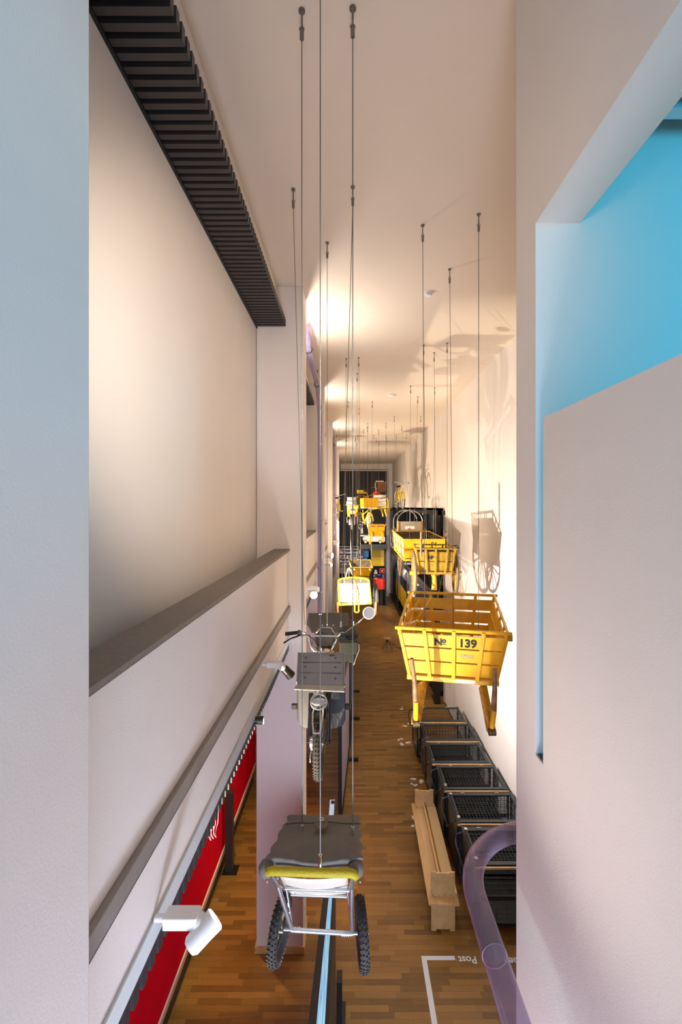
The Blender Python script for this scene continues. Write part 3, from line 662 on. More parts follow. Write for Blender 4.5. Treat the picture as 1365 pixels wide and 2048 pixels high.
# ------------------------------------------------------------------ yellow slatted handcarts
def slat_cart(name, label, cat, cf, yaw, top, bot, L, H, nb, post_u, m, dk, txt, rail=.03, overh=.04, zback=0.0, pan=None, endgap=.045, txts=.11, m_in=None, m_left=None):
    m_in = m_in or m; m_left = m_left or m
    """cf: centre of the front top edge; box axis rotates by yaw; top/bot: widths; L length; H height"""
    t = thing(name, label, cat, cf-V((0, 0, H)))
    ux = V((math.cos(yaw), -math.sin(yaw), 0)); uy = V((math.sin(yaw), math.cos(yaw), zback/L)); uz = V((0, 0, 1))
    def Q(u, v, h):                    # u: -1..1 across, v: 0..L along, h: 0 top .. 1 bottom
        wd = (top*(1-h)+bot*h)/2; ins = .10*h
        return cf+ux*(u*wd)+uy*(v*(1-2*ins/L)+ins)-uz*(H*h)
    def slab(a, b, c, d, th, inn):
        n = (b-a).cross(d-a).normalized()*th
        if n.dot(inn) < 0: n = -n
        return MB().hexa([a, b, c, d, a+n, b+n, c+n, d+n])
    def fixhexa(mb): return mb
    hs = [endgap/H]; bh = (1-endgap/H-.03)/nb
    cen = cf+uy*L/2-uz*H/2
    for (v, nm, inn) in ((0, 'front_board', uy), (L, 'back_board', -uy)):
        for k in range(nb):
            h0 = endgap/H+k*bh; h1 = h0+bh-.035
            o = obj(nm, slab(Q(-1, v, h0), Q(1, v, h0), Q(1, v, h1), Q(-1, v, h1), .014, inn), m if v == 0 else m_in, t)
    for s in (-1, 1):
        for k in range(nb):
            h0 = endgap/H+k*bh; h1 = h0+bh-.035
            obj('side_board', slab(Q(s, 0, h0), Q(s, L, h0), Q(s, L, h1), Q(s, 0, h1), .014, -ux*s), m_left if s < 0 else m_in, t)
    # battens and corner posts
    for v, dr in ((0, -1), (L, 1)):
        for u in post_u:
            off = uy*(.012*dr); g = MB(); g.bar(Q(u, v, -.02)+off, Q(u, v, 1.02)+off, .036, .028, up=uy); obj('batten', g, m, t, bev=.004)
    for s in (-1, 1):
        for v in (0, L):
            g = MB(); g.bar(Q(s, v, -.02), Q(s, v, 1.03), .034, .034, up=uy); obj('corner_post', g, m, t, bev=.004)
        for k in range(1, 4):
            g = MB(); g.bar(Q(s, L*k/4, -.02)+ux*s*.014, Q(s, L*k/4, 1.02)+ux*s*.014, .03, .02, up=ux); obj('side_batten', g, m, t, bev=.003)
    for v in (0, L):
        g = MB(); a = Q(-1, v, -.02)-ux*overh; b = Q(1, v, -.02)+ux*overh; g.bar(a, b, rail, rail*1.1); obj('top_rail', g, m, t, bev=.009)
        g = MB(); g.bar(Q(-1, v, 1.03)-ux*.03, Q(1, v, 1.03)+ux*.03, .04, .05); obj('bottom_rail', g, m, t, bev=.008)
    for s in (-1, 1):
        g = MB(); g.bar(Q(s, 0, -.02), Q(s, L, -.02), rail*.9, rail*.9); obj('side_rail', g, m, t, bev=.006)
        g = MB(); g.bar(Q(s, 0, 1.03), Q(s, L, 1.03), .04, .05); obj('bottom_side_rail', g, m, t, bev=.006)
    g = MB(); g.hexa([Q(-1, 0, 1.04), Q(1, 0, 1.04), Q(1, L, 1.04), Q(-1, L, 1.04), Q(-1, 0, 1), Q(1, 0, 1), Q(1, L, 1), Q(-1, L, 1)]); obj('floor_board', g, dk, t)
    for (s_, u, h, sz) in txt:
        p = Q(u, 0, h)-uy*.002; xx = ux; yy = (Q(u, 0, 0)-Q(u, 0, 1)); M = frame_M(p, xx, yy); o = text('stencil_number', s_, sz, INK, t, M, .0012, bold=.005); 
    return t, Q, ux, uy
cf = V((.985, 4.42, EYE-1.215)); 
t, Q, ux, uy = slat_cart('handcart', 'yellow slatted handcart with the stencilled number 139 hanging in the foreground', 'handcart', cf, .215, 1.03, .84, 1.36, .50, 3, (-.52, .03, .57), YEL, YELD,
    [('N', -.27, .24, .10), ('o', -.155, .20, .07), ('139', .30, .24, .115)], zback=.10)
g = MB(); p = Q(-.155, 0, .275)-uy*.004; g.bar(p-ux*.02, p+ux*.02, .002, .005); obj('underline', g, INK, t)
g = MB(); p = Q(.30, 0, .50)-uy*.004; g.bar(p-ux*.06, p+ux*.06, .002, .035); obj('paper_label', g, mat('faded_label', (.55, .42, .22), .7, var=.5, vs=60), t)
# square dark end blocks of the rails
for s, u in ((1, 1),): 
    g = MB(); g.bar(Q(1, 0, .06)+ux*.0, Q(1, 0, .06)+ux*.05, .05, .06); obj('rail_block', g, YELD, t, bev=.006)
g = MB(); g.bar(Q(-1, 0, .07)-ux*.02, Q(-1, 0, .07)+ux*.02, .05, .05); obj('rail_block', g, YEL, t, bev=.012)
# curved shafts under the box
def shaft(top_in, foot, top_out, nm='shaft'):
    g = MB(); mid = (top_in+foot)/2
    g.bar(top_in, foot, .06, .085, up=(0, 1, .2)); a = obj('shaft', g, YELD, t, bev=.012)
    g = MB(); g.bar(top_in+V((-.03, -.02, 0)), foot+V((-.022, -.02, 0)), .012, .06, up=(0, 1, .2)); obj('iron_strap', g, mat('worn_yellow_iron', (.75, .5, .12), .45, .2, var=.4, vs=25), a)
    g = MB(); g.tube([foot+V((.0, -.0, .01)), foot.lerp(top_out, .3)+V((.012, 0, 0)), foot.lerp(top_out, .65)+V((.012, 0, 0)), top_out], [.026, .027, .022, .018], 12); h_ = obj('handle', g, WOODH, t)
    g = MB(); g.tube([foot+V((0, -.012, .0)), foot.lerp(top_out, .34)+V((.012, -.012, 0))], .024, 10); obj('painted_sleeve', g, YEL, h_)
    g = MB(); g.cyl(foot+V((-.03, -.025, .0)), foot+V((.03, -.025, .0)), .033, 14); g.cyl(foot+V((0, -.055, .01)), foot+V((0, -.03, .01)), .012, 10); obj('end_ferrule', g, mat('bare_dark_iron', (.16, .11, .06), .5, .5, var=.4, vs=30), h_)
shaft(P(846, 1366, 4.62), P(832, 1444, 4.22), P(824, 1317, 4.10))
shaft(P(966, 1372, 4.50), P(983, 1461, 4.10), P(990, 1338, 4.05))
cable(CE(846, 450), Q(-.66, .35, .95), 'left front cable of the foreground yellow cart', 'cables of the foreground cart')
cable(CE(958, 428), Q(.62, .18, .95), 'right front cable of the foreground yellow cart', 'cables of the foreground cart')
cable(CE(900, 538), Q(.05, 1.2, .95), 'rear cable of the foreground yellow cart', 'cables of the foreground cart')

# second cart with big spoked wheels
cf = V(((872-VX)*8.45/F, 8.45, EYE-.80)); cf.z = EYE-(1102-VY)*8.45/F+0.03
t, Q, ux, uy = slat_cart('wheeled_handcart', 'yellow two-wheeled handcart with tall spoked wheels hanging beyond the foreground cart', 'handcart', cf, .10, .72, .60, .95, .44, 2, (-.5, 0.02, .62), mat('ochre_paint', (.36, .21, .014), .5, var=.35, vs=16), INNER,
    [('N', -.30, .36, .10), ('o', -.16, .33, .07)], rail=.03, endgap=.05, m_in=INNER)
def cart_wheel(c, tilt, R=.42):
    g = MB(); ax = V((1, tilt, .0)).normalized(); g.ring(c, ax, R-.02, .03, 48, 8); wo = obj('wheel_rim', g, mat('grey_brown_iron', (.19, .13, .075), .6, .2, var=.3, vs=12), t)
    g = MB(); u = ax.orthogonal().normalized(); q = ax.cross(u)
    for k in range(12):
        a = 2*PI*k/12; g.tube([c, c+(u*math.cos(a)+q*math.sin(a))*(R-.02)], [.02, .012], 6)
    obj('spokes', g, YELD, wo)
    g = MB(); g.tube([c-ax*.09, c-ax*.04, c+ax*.03, c+ax*.09], [.035, .055, .055, .03], 14); obj('hub', g, YELD, wo)
wl = P(829, 1146, 8.9); wr_ = P(911, 1144, 8.9)
cart_wheel(wl, -.06); cart_wheel(wr_, -.10)
g = MB(); g.bar(wl, wr_+V((.12, 0, 0)), .035, .035); obj('axle', g, mat('grey_brown_iron', (.19, .13, .075)), t)
g = MB()
for s in (-1, 1): g.tube([Q(s*.3, .4, 1.02), Q(s*.12, .45, 1.25), Q(0, .45, 1.5)], .012, 8)
g.tube([Q(.05, .45, 1.02), Q(.04, .45, 1.9)], [.03, .055], 8); obj('spring', g, YEL, t)
g = MB(); g.tube([Q(.6, .5, 1.25), Q(.35, .3, 2.05), Q(.2, .2, 2.3)], .012, 8); obj('prop_stand', g, BLACK, t)
for (px, py0, py1, y) in ((843, 1064, 1112, 8.3), (893, 1062, 1098, 9.2)):
    g = MB(); g.tube([P(px, py1, y), P(px, py0, y)], .022, 10); obj('handle', g, WOODH, t)
g = MB(); g.tube([P(903, 1092, 9.0), P(915, 1091, 9.0), P(919, 1096, 8.8), P(902, 1097, 8.8)], .012, 6); obj('mudguard_bracket', g, DGREY, t)
cable(CE(848, 690), Q(-.5, .1, .9), 'left cable of the tall-wheeled handcart', 'cables of the tall-wheeled cart')
cable(CE(895, 686), Q(.75, .1, .9), 'right front cable of the tall-wheeled handcart', 'cables of the tall-wheeled cart')
cable(CE(869, 705), Q(.2, .7, .9), 'rear cable of the tall-wheeled handcart', 'cables of the tall-wheeled cart')

# third, long cart with number 94
cf = V(((851-VX)*11.3/F, 11.3, EYE-(1080-VY)*11.3/F))
t, Q, ux, uy = slat_cart('long_handcart', 'long yellow box cart marked 94 hanging behind the tall-wheeled handcart', 'handcart', cf, -.02, 1.06, 1.0, 2.3, .50, 2, (-.1,), YEL, INNER, [('94', .42, .22, .14)], rail=.03, endgap=.01, m_in=INNER, m_left=mat('lit_boards', (.62, .52, .34), .6, var=.3), zback=.08)  # left boards paler: lamp light on that side put into their colour
g = MB()
for s in (-1, 1):
    g.tube([Q(s*.8, .3, 1), Q(s*.8, .5, 1.4), Q(s*.8, .8, 1.0)], .015, 6)
g.bar(Q(-.9, .5, 1.35), Q(.9, .5, 1.35), .05, .05)
for k in range(5): g.tube([Q(-.7+.3*k, .4, 1.02), Q(-.55+.3*k, .4, 1.35)], .012, 5)
obj('undercarriage', g, ALU, t)
for s in (-1, 1):
    g = MB(); c = Q(s*1.02, .9, 1.25); g.ring(c, (1, 0, 0), .42, .02, 40, 8)
    for k in range(12): g.tube([c, c+V((0, math.cos(k*PI/6), math.sin(k*PI/6)))*.42], .009, 5)
    obj('wheel', g, WOODH, t)
cable(CE(822, 772), Q(-.7, .2, .9), 'left front cable of the long cart marked 94', 'cables of the long cart')
cable(CE(870, 775), Q(.5, .2, .9), 'right front cable of the long cart marked 94', 'cables of the long cart')
cable(CE(836, 793), Q(-.2, 1.2, .9), 'middle cable of the long cart marked 94', 'cables of the long cart')

# fourth: trailer with canvas front and hoops, bicycle wheels
y4 = 14.2
t = thing('hooped_trailer', 'bicycle trailer with a grey canvas front and round hoops hanging above the long cart', 'trailer', P(820, 1075, y4))
g = MB(); a, b = P(795, 1043, y4), P(846, 1061, y4); g.b2(a.x, b.x, y4, y4+.04, b.z, a.z); cvp = obj('canvas_front', g, mat('grey_beige_canvas', (.36, .31, .26), .8, var=.1), t)
g = MB(); g.box(P(820.5, 1055, y4), (.30, .006, .09)); obj('white_patch', g, WHITEC, cvp)
g = MB(); p = P(819, 1058, y4-.008); g.box(p, (.015, .004, .07)); g.box(p+V((-.03, 0, 0)), (.012, .004, .06)); g.box(p+V((.03, 0, 0)), (.012, .004, .06)); g.box(p, (.07, .004, .012)); obj('red_emblem', g, REDP, cvp)
for sd in (-1, 1):
    g = MB(); c = P(820.5+sd*23.5, 1052, y4-.01); g.box(c, (.05, .05, .3)); obj('yellow_edge', g, YELD, cvp)
g = MB(); g.b2(a.x, b.x, y4+.1, y4+1.3, b.z-.35, b.z-.31); g.b2(a.x, b.x, y4+.02, y4+.06, b.z-.32, b.z-.02); obj('tray', g, DGREY, t)
for k, (yy, dz) in enumerate(((y4, 0), (y4+1.2, .1))):
    g = MB(); x0, x1, zt = a.x, b.x, a.z; cxx = (x0+x1)/2; R = (x1-x0)/2
    g.tube([(x0, yy, zt-.55)]+[(cxx-R*math.cos(PI*j/16), yy, zt-.02+.36*math.sin(PI*j/16)) for j in range(17)]+[(x1, yy, zt-.55)], .016, 8)
    obj('hoop', g, ALU, t)
g = MB(); g.tube([(a.x, y4, b.z-.02), (a.x, y4+1.2, b.z+.05)], .014, 6); g.tube([(b.x, y4, b.z-.02), (b.x, y4+1.2, b.z+.05)], .014, 6); g.tube([(a.x, y4, b.z-.2), (b.x, y4, b.z-.2)], .014, 6); g.tube([((a.x+b.x)/2, y4, a.z+.33), ((a.x+b.x)/2, y4, a.z)], .012, 6); obj('frame', g, ALU, t)
wheel(P(786.5, 1077, y4+.3), (1, .18, 0), .34, .02, t, rim=ALU, spokes=20, rimw=.012)
wheel(P(849, 1077, y4+.3), (1, .18, 0), .34, .02, t, rim=ALU, spokes=20, rimw=.012)
cable(CE(789, 833), P(795, 1030, 15.0), 'left rear cable of the hooped trailer', 'cables of the hooped trailer')
cable(CE(842, 833), P(846, 1030, 15.0), 'right rear cable of the hooped trailer', 'cables of the hooped trailer')
cable(CE(804, 852), P(820, 1022, 15.4), 'middle rear cable of the hooped trailer', 'cables of the hooped trailer')

# ------------------------------------------------------------------ left row: white box trailer and the yellow tray cart behind
yA = 8.9
t = thing('box_trailer', 'yellow tube trailer carrying a white box, with orange-rimmed wheels, hanging left of the aisle', 'trailer', P(713, 1215, yA))
bl, br, tl, tr_ = P(679, 1209, yA), P(743, 1206, yA), P(677, 1167, yA), P(739, 1167, yA)
g = MB(); g.tube([bl, tl]+[P(676+64*(.5-.5*math.cos(PI*k/10)), 1166-11*math.sin(PI*k/10)**.6, yA+.02) for k in range(1, 10)]+[tr_, br], .018, 10); g.bar(bl, br, .03, .04); fr = obj('front_frame', g, YELB, t)
g = MB(); g.tube([P(684, 1169, yA+.5)]+[P(684+50*(.5-.5*math.cos(PI*k/8)), 1168-7*math.sin(PI*k/8)**.7, yA+.75) for k in range(1, 8)]+[P(734, 1169, yA+.5)], .014, 8)
g.tube([bl, P(686, 1198, yA+.8)], .015, 8); g.tube([br, P(736, 1196, yA+.8)], .015, 8); g.tube([P(686, 1198, yA+.8), P(736, 1196, yA+.8)], .015, 8)
g.tube([P(708, 1160, yA-.03), P(713, 1182, yA-.05), P(714, 1207, yA-.05)], .014, 8); obj('rear_frame', g, YELB, t)
g = MB(); p0, p1 = P(679, 1167, yA+.02), P(741, 1206, yA+.02); g.b2(p0.x, p1.x, yA+.02, yA+.62, p1.z+.01, p0.z); bx = obj('white_box', g, WHITEC, t, bev=.02)
g = MB(); g.bar(P(680, 1178, yA+.012), P(741, 1177, yA+.012), .004, .010); g.bar(P(680, 1188, yA+.012), P(741, 1187, yA+.012), .004, .006); g.bar(P(700, 1180, yA+.012), P(699, 1194, yA+.012), .004, .02); g.bar(P(716, 1168, yA+.012), P(711, 1186, yA+.012), .004, .012); obj('strap', g, WOODH, bx)
g = MB(); g.tube([P(710, 1209, yA), P(710, 1220, yA-.05)]+[P(714-4.5*math.cos(PI*k/6), 1221+4*math.sin(PI*k/6), yA-.06) for k in range(7)]+[P(718, 1220, yA-.05), P(718, 1209, yA)], .014, 8); obj('drawbar_loop', g, YELB, t)
ORNG = mat('orange_mudguard', (.80, .22, .06), .45)
for px, tl_ in ((677, -.07), (750.5, .10)):
    c = P(px, 1196, yA+.35); wheel(c, (1, tl_, 0), .31, .038, t, rim=ALU, spokes=16)
    g = MB(); g.ring(c+V((0, -.01, 0)), (1, tl_, 0), .325, .022, 20, 8, a0=PI*1.02, a1=PI*1.5)
    u = V((0, -1, 0)); g = MB(); g.tube([c+V((.01*0, -.33*math.cos(a), -.33*math.sin(a))) for a in [0.05+.12*k for k in range(11)]], .022, 8); obj('mudguard', g, ORNG, t)
g = MB(); g.cyl(P(677, 1196, yA+.35), P(753, 1196, yA+.35), .014, 10); obj('axle', g, DGREY, t)
cable(CE(693, 717), P(690, 1166, yA+.15), 'left front cable of the white box trailer', 'cables of the white box trailer')
cable(CE(718, 715), P(722, 1166, yA+.15), 'right front cable of the white box trailer', 'cables of the white box trailer')
cable(CE(715, 747), P(714, 1164, 9.9), 'rear cable of the white box trailer', 'cables of the white box trailer')

yB = 12.6
t = thing('tray_cart', 'yellow cart with a flared open tray hanging behind the white box trailer', 'handcart', P(721, 1170, yB))
A = [P(703, 1135, yB), P(746, 1136, yB), P(739, 1152, yB+.15), P(706, 1152, yB+.15)]
B = [P(698, 1119, yB+1.5), P(741, 1120, yB+1.5), P(736, 1142, yB+1.25), P(704, 1142, yB+1.25)]
def plate(a, b, c, d, th=.02):
    n = (b-a).cross(d-a).normalized()*th; return MB().hexa([a, b, c, d, a+n, b+n, c+n, d+n])
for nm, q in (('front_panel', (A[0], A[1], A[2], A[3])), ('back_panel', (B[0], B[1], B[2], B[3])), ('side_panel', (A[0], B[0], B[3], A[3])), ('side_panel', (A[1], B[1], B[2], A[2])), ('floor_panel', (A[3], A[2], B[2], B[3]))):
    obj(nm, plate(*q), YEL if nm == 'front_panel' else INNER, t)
g = MB(); g.tube([A[0], B[0], B[1], A[1]], .018, 8); g.tube([A[0], A[1]], .016, 8); obj('rim_rail', g, YELD, t)
g = MB()
for px in (709, 740): g.cyl(P(px, 1139, yB-.03), P(px, 1139, yB), .03, 16)
obj('reflector', g, mat('pale_reflector', (.75, .6, .4), .3), t)
g = MB(); g.bar(P(706, 1155, yB+.1), P(739, 1156, yB+.1), .05, .06); g.bar(P(712, 1160, yB+.3), P(735, 1160, yB+.3), .04, .04); obj('chassis', g, YELD, t)
for px, s in ((699, 1), (741.5, -1)):
    c = P(px, 1155, yB+.6); wheel(c, (1, 0, 0), .30, .02, t, rim=ALU, spokes=14)
g = MB(); g.tube([P(699, 1137, yB-.05), P(702, 1140, yB-.1), P(706, 1150, yB-.1)], .022, 8); g.tube([P(697, 1137, yB), P(692, 1155, yB)], .018, 6); obj('push_handle', g, mat('pale_handle', (.75, .68, .55), .5), t)
cable(CE(697, 803), P(703, 1135, 12.8), 'left front cable of the yellow tray cart', 'cables of the yellow tray cart')
cable(CE(745, 803), P(743, 1135, 12.8), 'right front cable of the yellow tray cart', 'cables of the yellow tray cart')
cable(CE(719, 818), P(716, 1121, 13.9), 'rear cable of the yellow tray cart', 'cables of the yellow tray cart')

# ------------------------------------------------------------------ generic bicycle and scooter for the far cluster (front towards -y, origin at the hub height centre)
def bicycle(label, loc, rz, col, cat='bicycle', R=.34, extras=(), tilt=0, name='mail_bicycle'):
    t = thing(name, label, cat)
    for y in (-.52, .52): wheel((0, y, R), (1, 0, 0), R, .018, t, rim=ALU, spokes=16)
    g = MB(); hd = V((0, -.36, .80)); bb = V((0, .06, .30)); st = V((0, .22, .82)); ra = V((0, .52, R)); fa = V((0, -.52, R))
    g.tube([hd+V((0, -.02, -.08)), bb], .022, 8); g.tube([bb, st], .017, 8); g.tube([bb, ra], .012, 6); g.tube([st+V((0, -.01, -.14)), ra], .010, 6); g.tube([hd, st+V((0, 0, -.2))], .016, 8)
    obj('frame', g, col, t)
    g = MB()
    for s in (-1, 1): g.tube([hd+V((s*.01, -.03, -.12)), hd+V((s*.05, -.05, -.2)), fa+V((s*.05, 0, 0))], .011, 6)
    obj('fork', g, col, t)
    g = MB(); g.tube([(-.29, -.22, 1.02), (-.24, -.27, 1.04), (-.12, -.36, 1.0), (0, -.38, .97), (.12, -.36, 1.0), (.24, -.27, 1.04), (.29, -.22, 1.02)], .012, 8); g.tube([hd, (0, -.38, .97)], .014, 8); hbx = obj('handlebar', g, CHROME, t)
    for s in (-1, 1): g = MB(); g.tube([(s*.29, -.22, 1.02), (s*.33, -.12, 1.0)], .017, 8); obj('grip', g, RUBBER, hbx)
    g = MB(); g.sphere((0, .24, .90), .13, 14, 8, (.75, 1.1, .35)); obj('saddle', g, BLACK, t)
    g = MB(); g.cyl((-.14, .06, .22), (.14, .06, .38), .008, 6); g.cyl((.02, .06, .30), (.035, .06, .30), .09, 18)
    for s, z in ((-1, .22), (1, .38)): g.box((s*.16, .06, z), (.09, .07, .02))
    obj('pedals', g, ALU, t)
    g = MB()
    for y in (-.52, .52):
        g.tube([(0, y+(R+.02)*math.cos(a), R+(R+.02)*math.sin(a)) for a in [math.radians(10+16*k) for k in range(11)]], .02, 6)
    obj('mudguards', g, col, t)
    g = MB(); g.cyl((0, -.50, .86), (0, -.56, .86), .05, 16); obj('front_lamp', g, CHROME, t)
    for e in extras: e(t)
    t.location = loc; t.rotation_euler = (tilt, 0, rz); return t
def ex_box(c, d, m, nm='carrier_box', bev=.01):
    def f(t): 
        g = MB(); g.box(c, d); obj(nm, g, m, t, bev=bev)
    return f
# hanging bicycle on the right
yb = 17.0; pb = P(801, 1019, yb)
bicycle('slim yellow bicycle hanging alone against the right wall above the hooped trailer', (pb.x+.03, yb+.5, pb.z-.0), .12, YELB)
cable(CE(793, 869), P(797, 971, 18.2), 'left cable of the lone yellow bicycle', 'cables of the lone bicycle')
cable(CE(813, 869), P(805, 971, 18.2), 'right cable of the lone yellow bicycle', 'cables of the lone bicycle')
# cargo bicycle with a yellow box
yb = 17.6; pb = P(731, 1062, yb)
bicycle('yellow cargo bicycle with a large yellow front box hanging in the far cluster', (pb.x, yb+.5, pb.z), .35, YEL, extras=(ex_box((0, -.45, 1.10), (.62, .40, .34), YEL), ex_box((0, -.45, .90), (.58, .36, .05), WHITE, 'carrier_rack'), ex_box((.05, -.30, .40), (.10, .10, .5), WHITE, 'engine_block')), name='cargo_bicycle')
# motorcycle on the left of the cluster
def scooter(label, loc, rz, s=1.0):
    t = thing('motorcycle', label, 'motorcycle')
    for y in (-.60, .60): wheel((0, y, .27), (1, 0, 0), .27, .05, t, rim=ALU, spokes=8)
    g = MB()
    for sx in (-1, 1): g.tube([(sx*.09, -.60, .27), (sx*.09, -.52, .62)], .025, 8); g.tube([(sx*.20, -.35, .28), (sx*.22, -.38, .50), (sx*.14, -.36, .58)], .016, 6)
    g.box((0, -.1, .30), (.26, .4, .22)); obj('fork_and_engine', g, ALU, t, bev=.01)
    g = MB(); g.prism([(-.22, -.5, .80), (-.20, -.5, .58), (-.11, -.5, .52), (-.09, -.5, .64), (.09, -.5, .64), (.11, -.5, .52), (.20, -.5, .58), (.22, -.5, .80)][::-1], (0, .12, .02)); obj('front_fairing', g, YEL, t, bev=.01)
    g = MB(); g.box((0, -.53, .74), (.16, .04, .09)); obj('number_plate', g, WHITE, t)
    g = MB(); g.box((0, .15, .72), (.2, .8, .16)); obj('saddle', g, BLACK, t, bev=.04)
    g = MB(); g.tube([(-.36, -.32, 1.02), (-.2, -.38, 1.0), (.2, -.38, 1.0), (.36, -.32, 1.02)], .014, 8); obj('handlebar', g, CHROME, t)
    g = MB(); g.box((0, -.40, .93), (.44, .2, .24)); obj('windshield', g, mat('olive_screen', (.25, .28, .20), .3), t, bev=.01)
    g = MB(); g.box((.16, -.52, .93), (.18, .03, .1)); obj('yellow_plate', g, YELB, t)
    g = MB(); g.box((0, .3, 1.10), (.42, .4, .14)); g.box((0, .3, 1.27), (.36, .34, .14)); obj('mail_boxes', g, WHITEC, t, bev=.01)
    t.location = loc; t.rotation_euler = (0, 0, rz); t.scale = (s, s, s); return t
yb = 18.4; pb = P(704, 1060, yb)
scooter('yellow motorcycle hanging on the left of the far cluster', (pb.x, yb+.6, pb.z), .05)
# white crate on a yellow four-legged cart, wicker basket, frame parts
yb = 18.8
t = thing('crate_cart', 'white crate on a yellow undercarriage with curved legs in the far cluster', 'handcart', P(760, 1035, yb))
a, b = P(748, 990, yb), P(773, 1013, yb); g = MB(); g.b2(a.x, b.x, yb, yb+.8, b.z, a.z); cr = obj('crate', g, WHITEC, t, bev=.01)
g = MB(); g.bar(P(748, 996, yb-.01), P(773, 996, yb-.01), .01, .02); g.bar(P(748, 1003, yb-.01), P(773, 1003, yb-.01), .01, .015); obj('crate_gaps', g, WOODH, cr)
g = MB(); g.bar(P(742, 1018, yb-.02), P(774, 1014, yb-.02), .05, .07)
for x0, x1 in ((744, 741), (763, 767), (770, 774)): g.tube([P(x0, 1018, yb), P((x0+x1)/2-1, 1022, yb), P(x1, 1033, yb)], [.045, .04, .03], 6)
obj('undercarriage', g, YELB, t)
g = MB(); g.ring(P(774.5, 1012, yb+.1), (1, .1, 0), .30, .03, 30, 6); obj('wheel', g, YEL, t)
t = thing('wicker_basket', 'brown wicker basket carried on dark handlebars at the top of the far cluster', 'basket', P(763, 985, yb+1))
g = MB(); a, b = P(755, 964, yb+1), P(774, 984, yb+1); c0 = (a+b)/2
g.hexa([V((a.x+.05, yb+1, b.z)), V((b.x-.04, yb+1, b.z)), V((b.x-.04, yb+1.35, b.z)), V((a.x+.05, yb+1.35, b.z)), V((a.x, yb+.95, a.z)), V((b.x, yb+.95, a.z)), V((b.x, yb+1.4, a.z)), V((a.x, yb+1.4, a.z))])
obj('basket', g, mat('wicker', (.22, .085, .03), .7, var=.6, vs=40, bump=.8, bs=90), t)
g = MB(); g.tube([P(753, 985, yb+1), P(751, 968, yb+1), P(753, 963, yb+1), P(768, 963, yb+1)], .03, 8); obj('handlebar', g, mat('tan_leather', (.55, .33, .18), .5), t)
pb = P(744, 993, yb+1.2)
bicycle('yellow tricycle with bulky yellow parts behind the crate cart', (pb.x, yb+1.9, pb.z-.62), 1.0, YEL, extras=(ex_box((0, .5, .85), (.40, .30, .16), YELB, 'rear_box'), ex_box((0, -.3, .75), (.3, .2, .2), REDP, 'side_bag')), name='mail_tricycle')
pb = P(677, 1042, 17.5)
bicycle('dark bicycle with yellow mudguards half hidden by the last piers', (pb.x-.02, 17.9, pb.z), .1, YELB)
# small yellow cart below
yb = 16.2; cf = V(((754-VX)*yb/F, yb, EYE-(1051-VY)*yb/F))
t, Q, ux, uy = slat_cart('small_handcart', 'small yellow slatted handcart above the white toy-like van at the far end', 'handcart', cf, .02, .56, .50, .8, .36, 2, (0.0,), YEL, YELD, [], rail=.03, endgap=.06)
g = MB(); g.tube([P(744, 1066, yb-.1), P(740, 1088, yb-.4)], [.03, .035], 8); g.tube([P(764, 1064, yb-.1), P(767, 1084, yb-.4)], [.03, .035], 8); obj('shafts', g, YELB, t)
def descend(o):
    r = [o]
    for c in o.children: r += descend(c)
    return r
def hang(root, what, spots=(('left', -1, 0), ('right', 1, 0))):
    bpy.context.view_layer.update(); vs = []
    for o in descend(root):
        if o.type == 'MESH': vs += [o.matrix_world @ v.co for v in o.data.vertices]
    for side, dx, dy in spots:
        b = max(vs, key=lambda v: v.z*1.0+dx*.8*v.x+dy*.8*v.y); cable((b.x, b.y, ZC), b-V((0, 0, .01)), side+' cable of the '+what, 'cables of the '+what)
FAR = {o.name: o for o in C.objects if o.parent is None and 'category' in o}
hang(FAR['cargo_bicycle'], 'yellow cargo bicycle', (('left', -1, -.5), ('right', 1, -.5), ('rear', 0, 1.5)))
hang(FAR['motorcycle'], 'far yellow motorcycle', (('left', -1, 0), ('right', 1, 0), ('rear', 0, 1.5)))
hang(FAR['crate_cart'], 'white crate cart'); hang(FAR['wicker_basket'], 'wicker basket')
hang(FAR['mail_tricycle'], 'yellow tricycle'); hang(FAR['mail_bicycle.001'], 'half-hidden dark bicycle', (('rear', 0, 1), ('front', 0, -1)))
hang(FAR['small_handcart'], 'small yellow handcart', (('left', -1, -.5), ('right', 1, -.5), ('rear', 0, 1.5)))

# ------------------------------------------------------------------ end of the hall
t = thing('dark_backdrop', 'dark partition filling the end of the hall behind the hanging vehicles', 'partition', (.9, YEND, 0))
a, b = P(677, 942, YEND), P(775, 942, YEND)
g = MB(); g.b2(a.x, b.x, YEND, YEND+.1, EYE-2.6, a.z); obj('upper_panel', g, mat('anthracite_panel', (.022, .023, .027), .6), t)
g = MB(); g.b2(a.x, b.x, YEND, YEND+.1, 0, EYE-2.6); obj('lower_panel', g, mat('near_black_panel', (.012, .012, .014), .6), t)
g = MB(); g.b2(a.x-.04, a.x, YEND-.03, YEND+.1, 0, a.z); g.b2(b.x, b.x+.04, YEND-.03, YEND+.1, 0, a.z); g.b2(a.x-.04, b.x+.04, YEND-.03, YEND+.1, a.z, a.z+.05); obj('white_frame', g, WHITE, t)
tag(obj('corner_column', MB().b2(P(773, 0, 30.5).x, P(778, 0, 30.5).x, 30.4, 30.6, 0, EYE-.2), mat('lilac_white_paint', (.6, .55, .62), .6)), 'slim pale column at the end of the aisle beside the black rack', 'column')
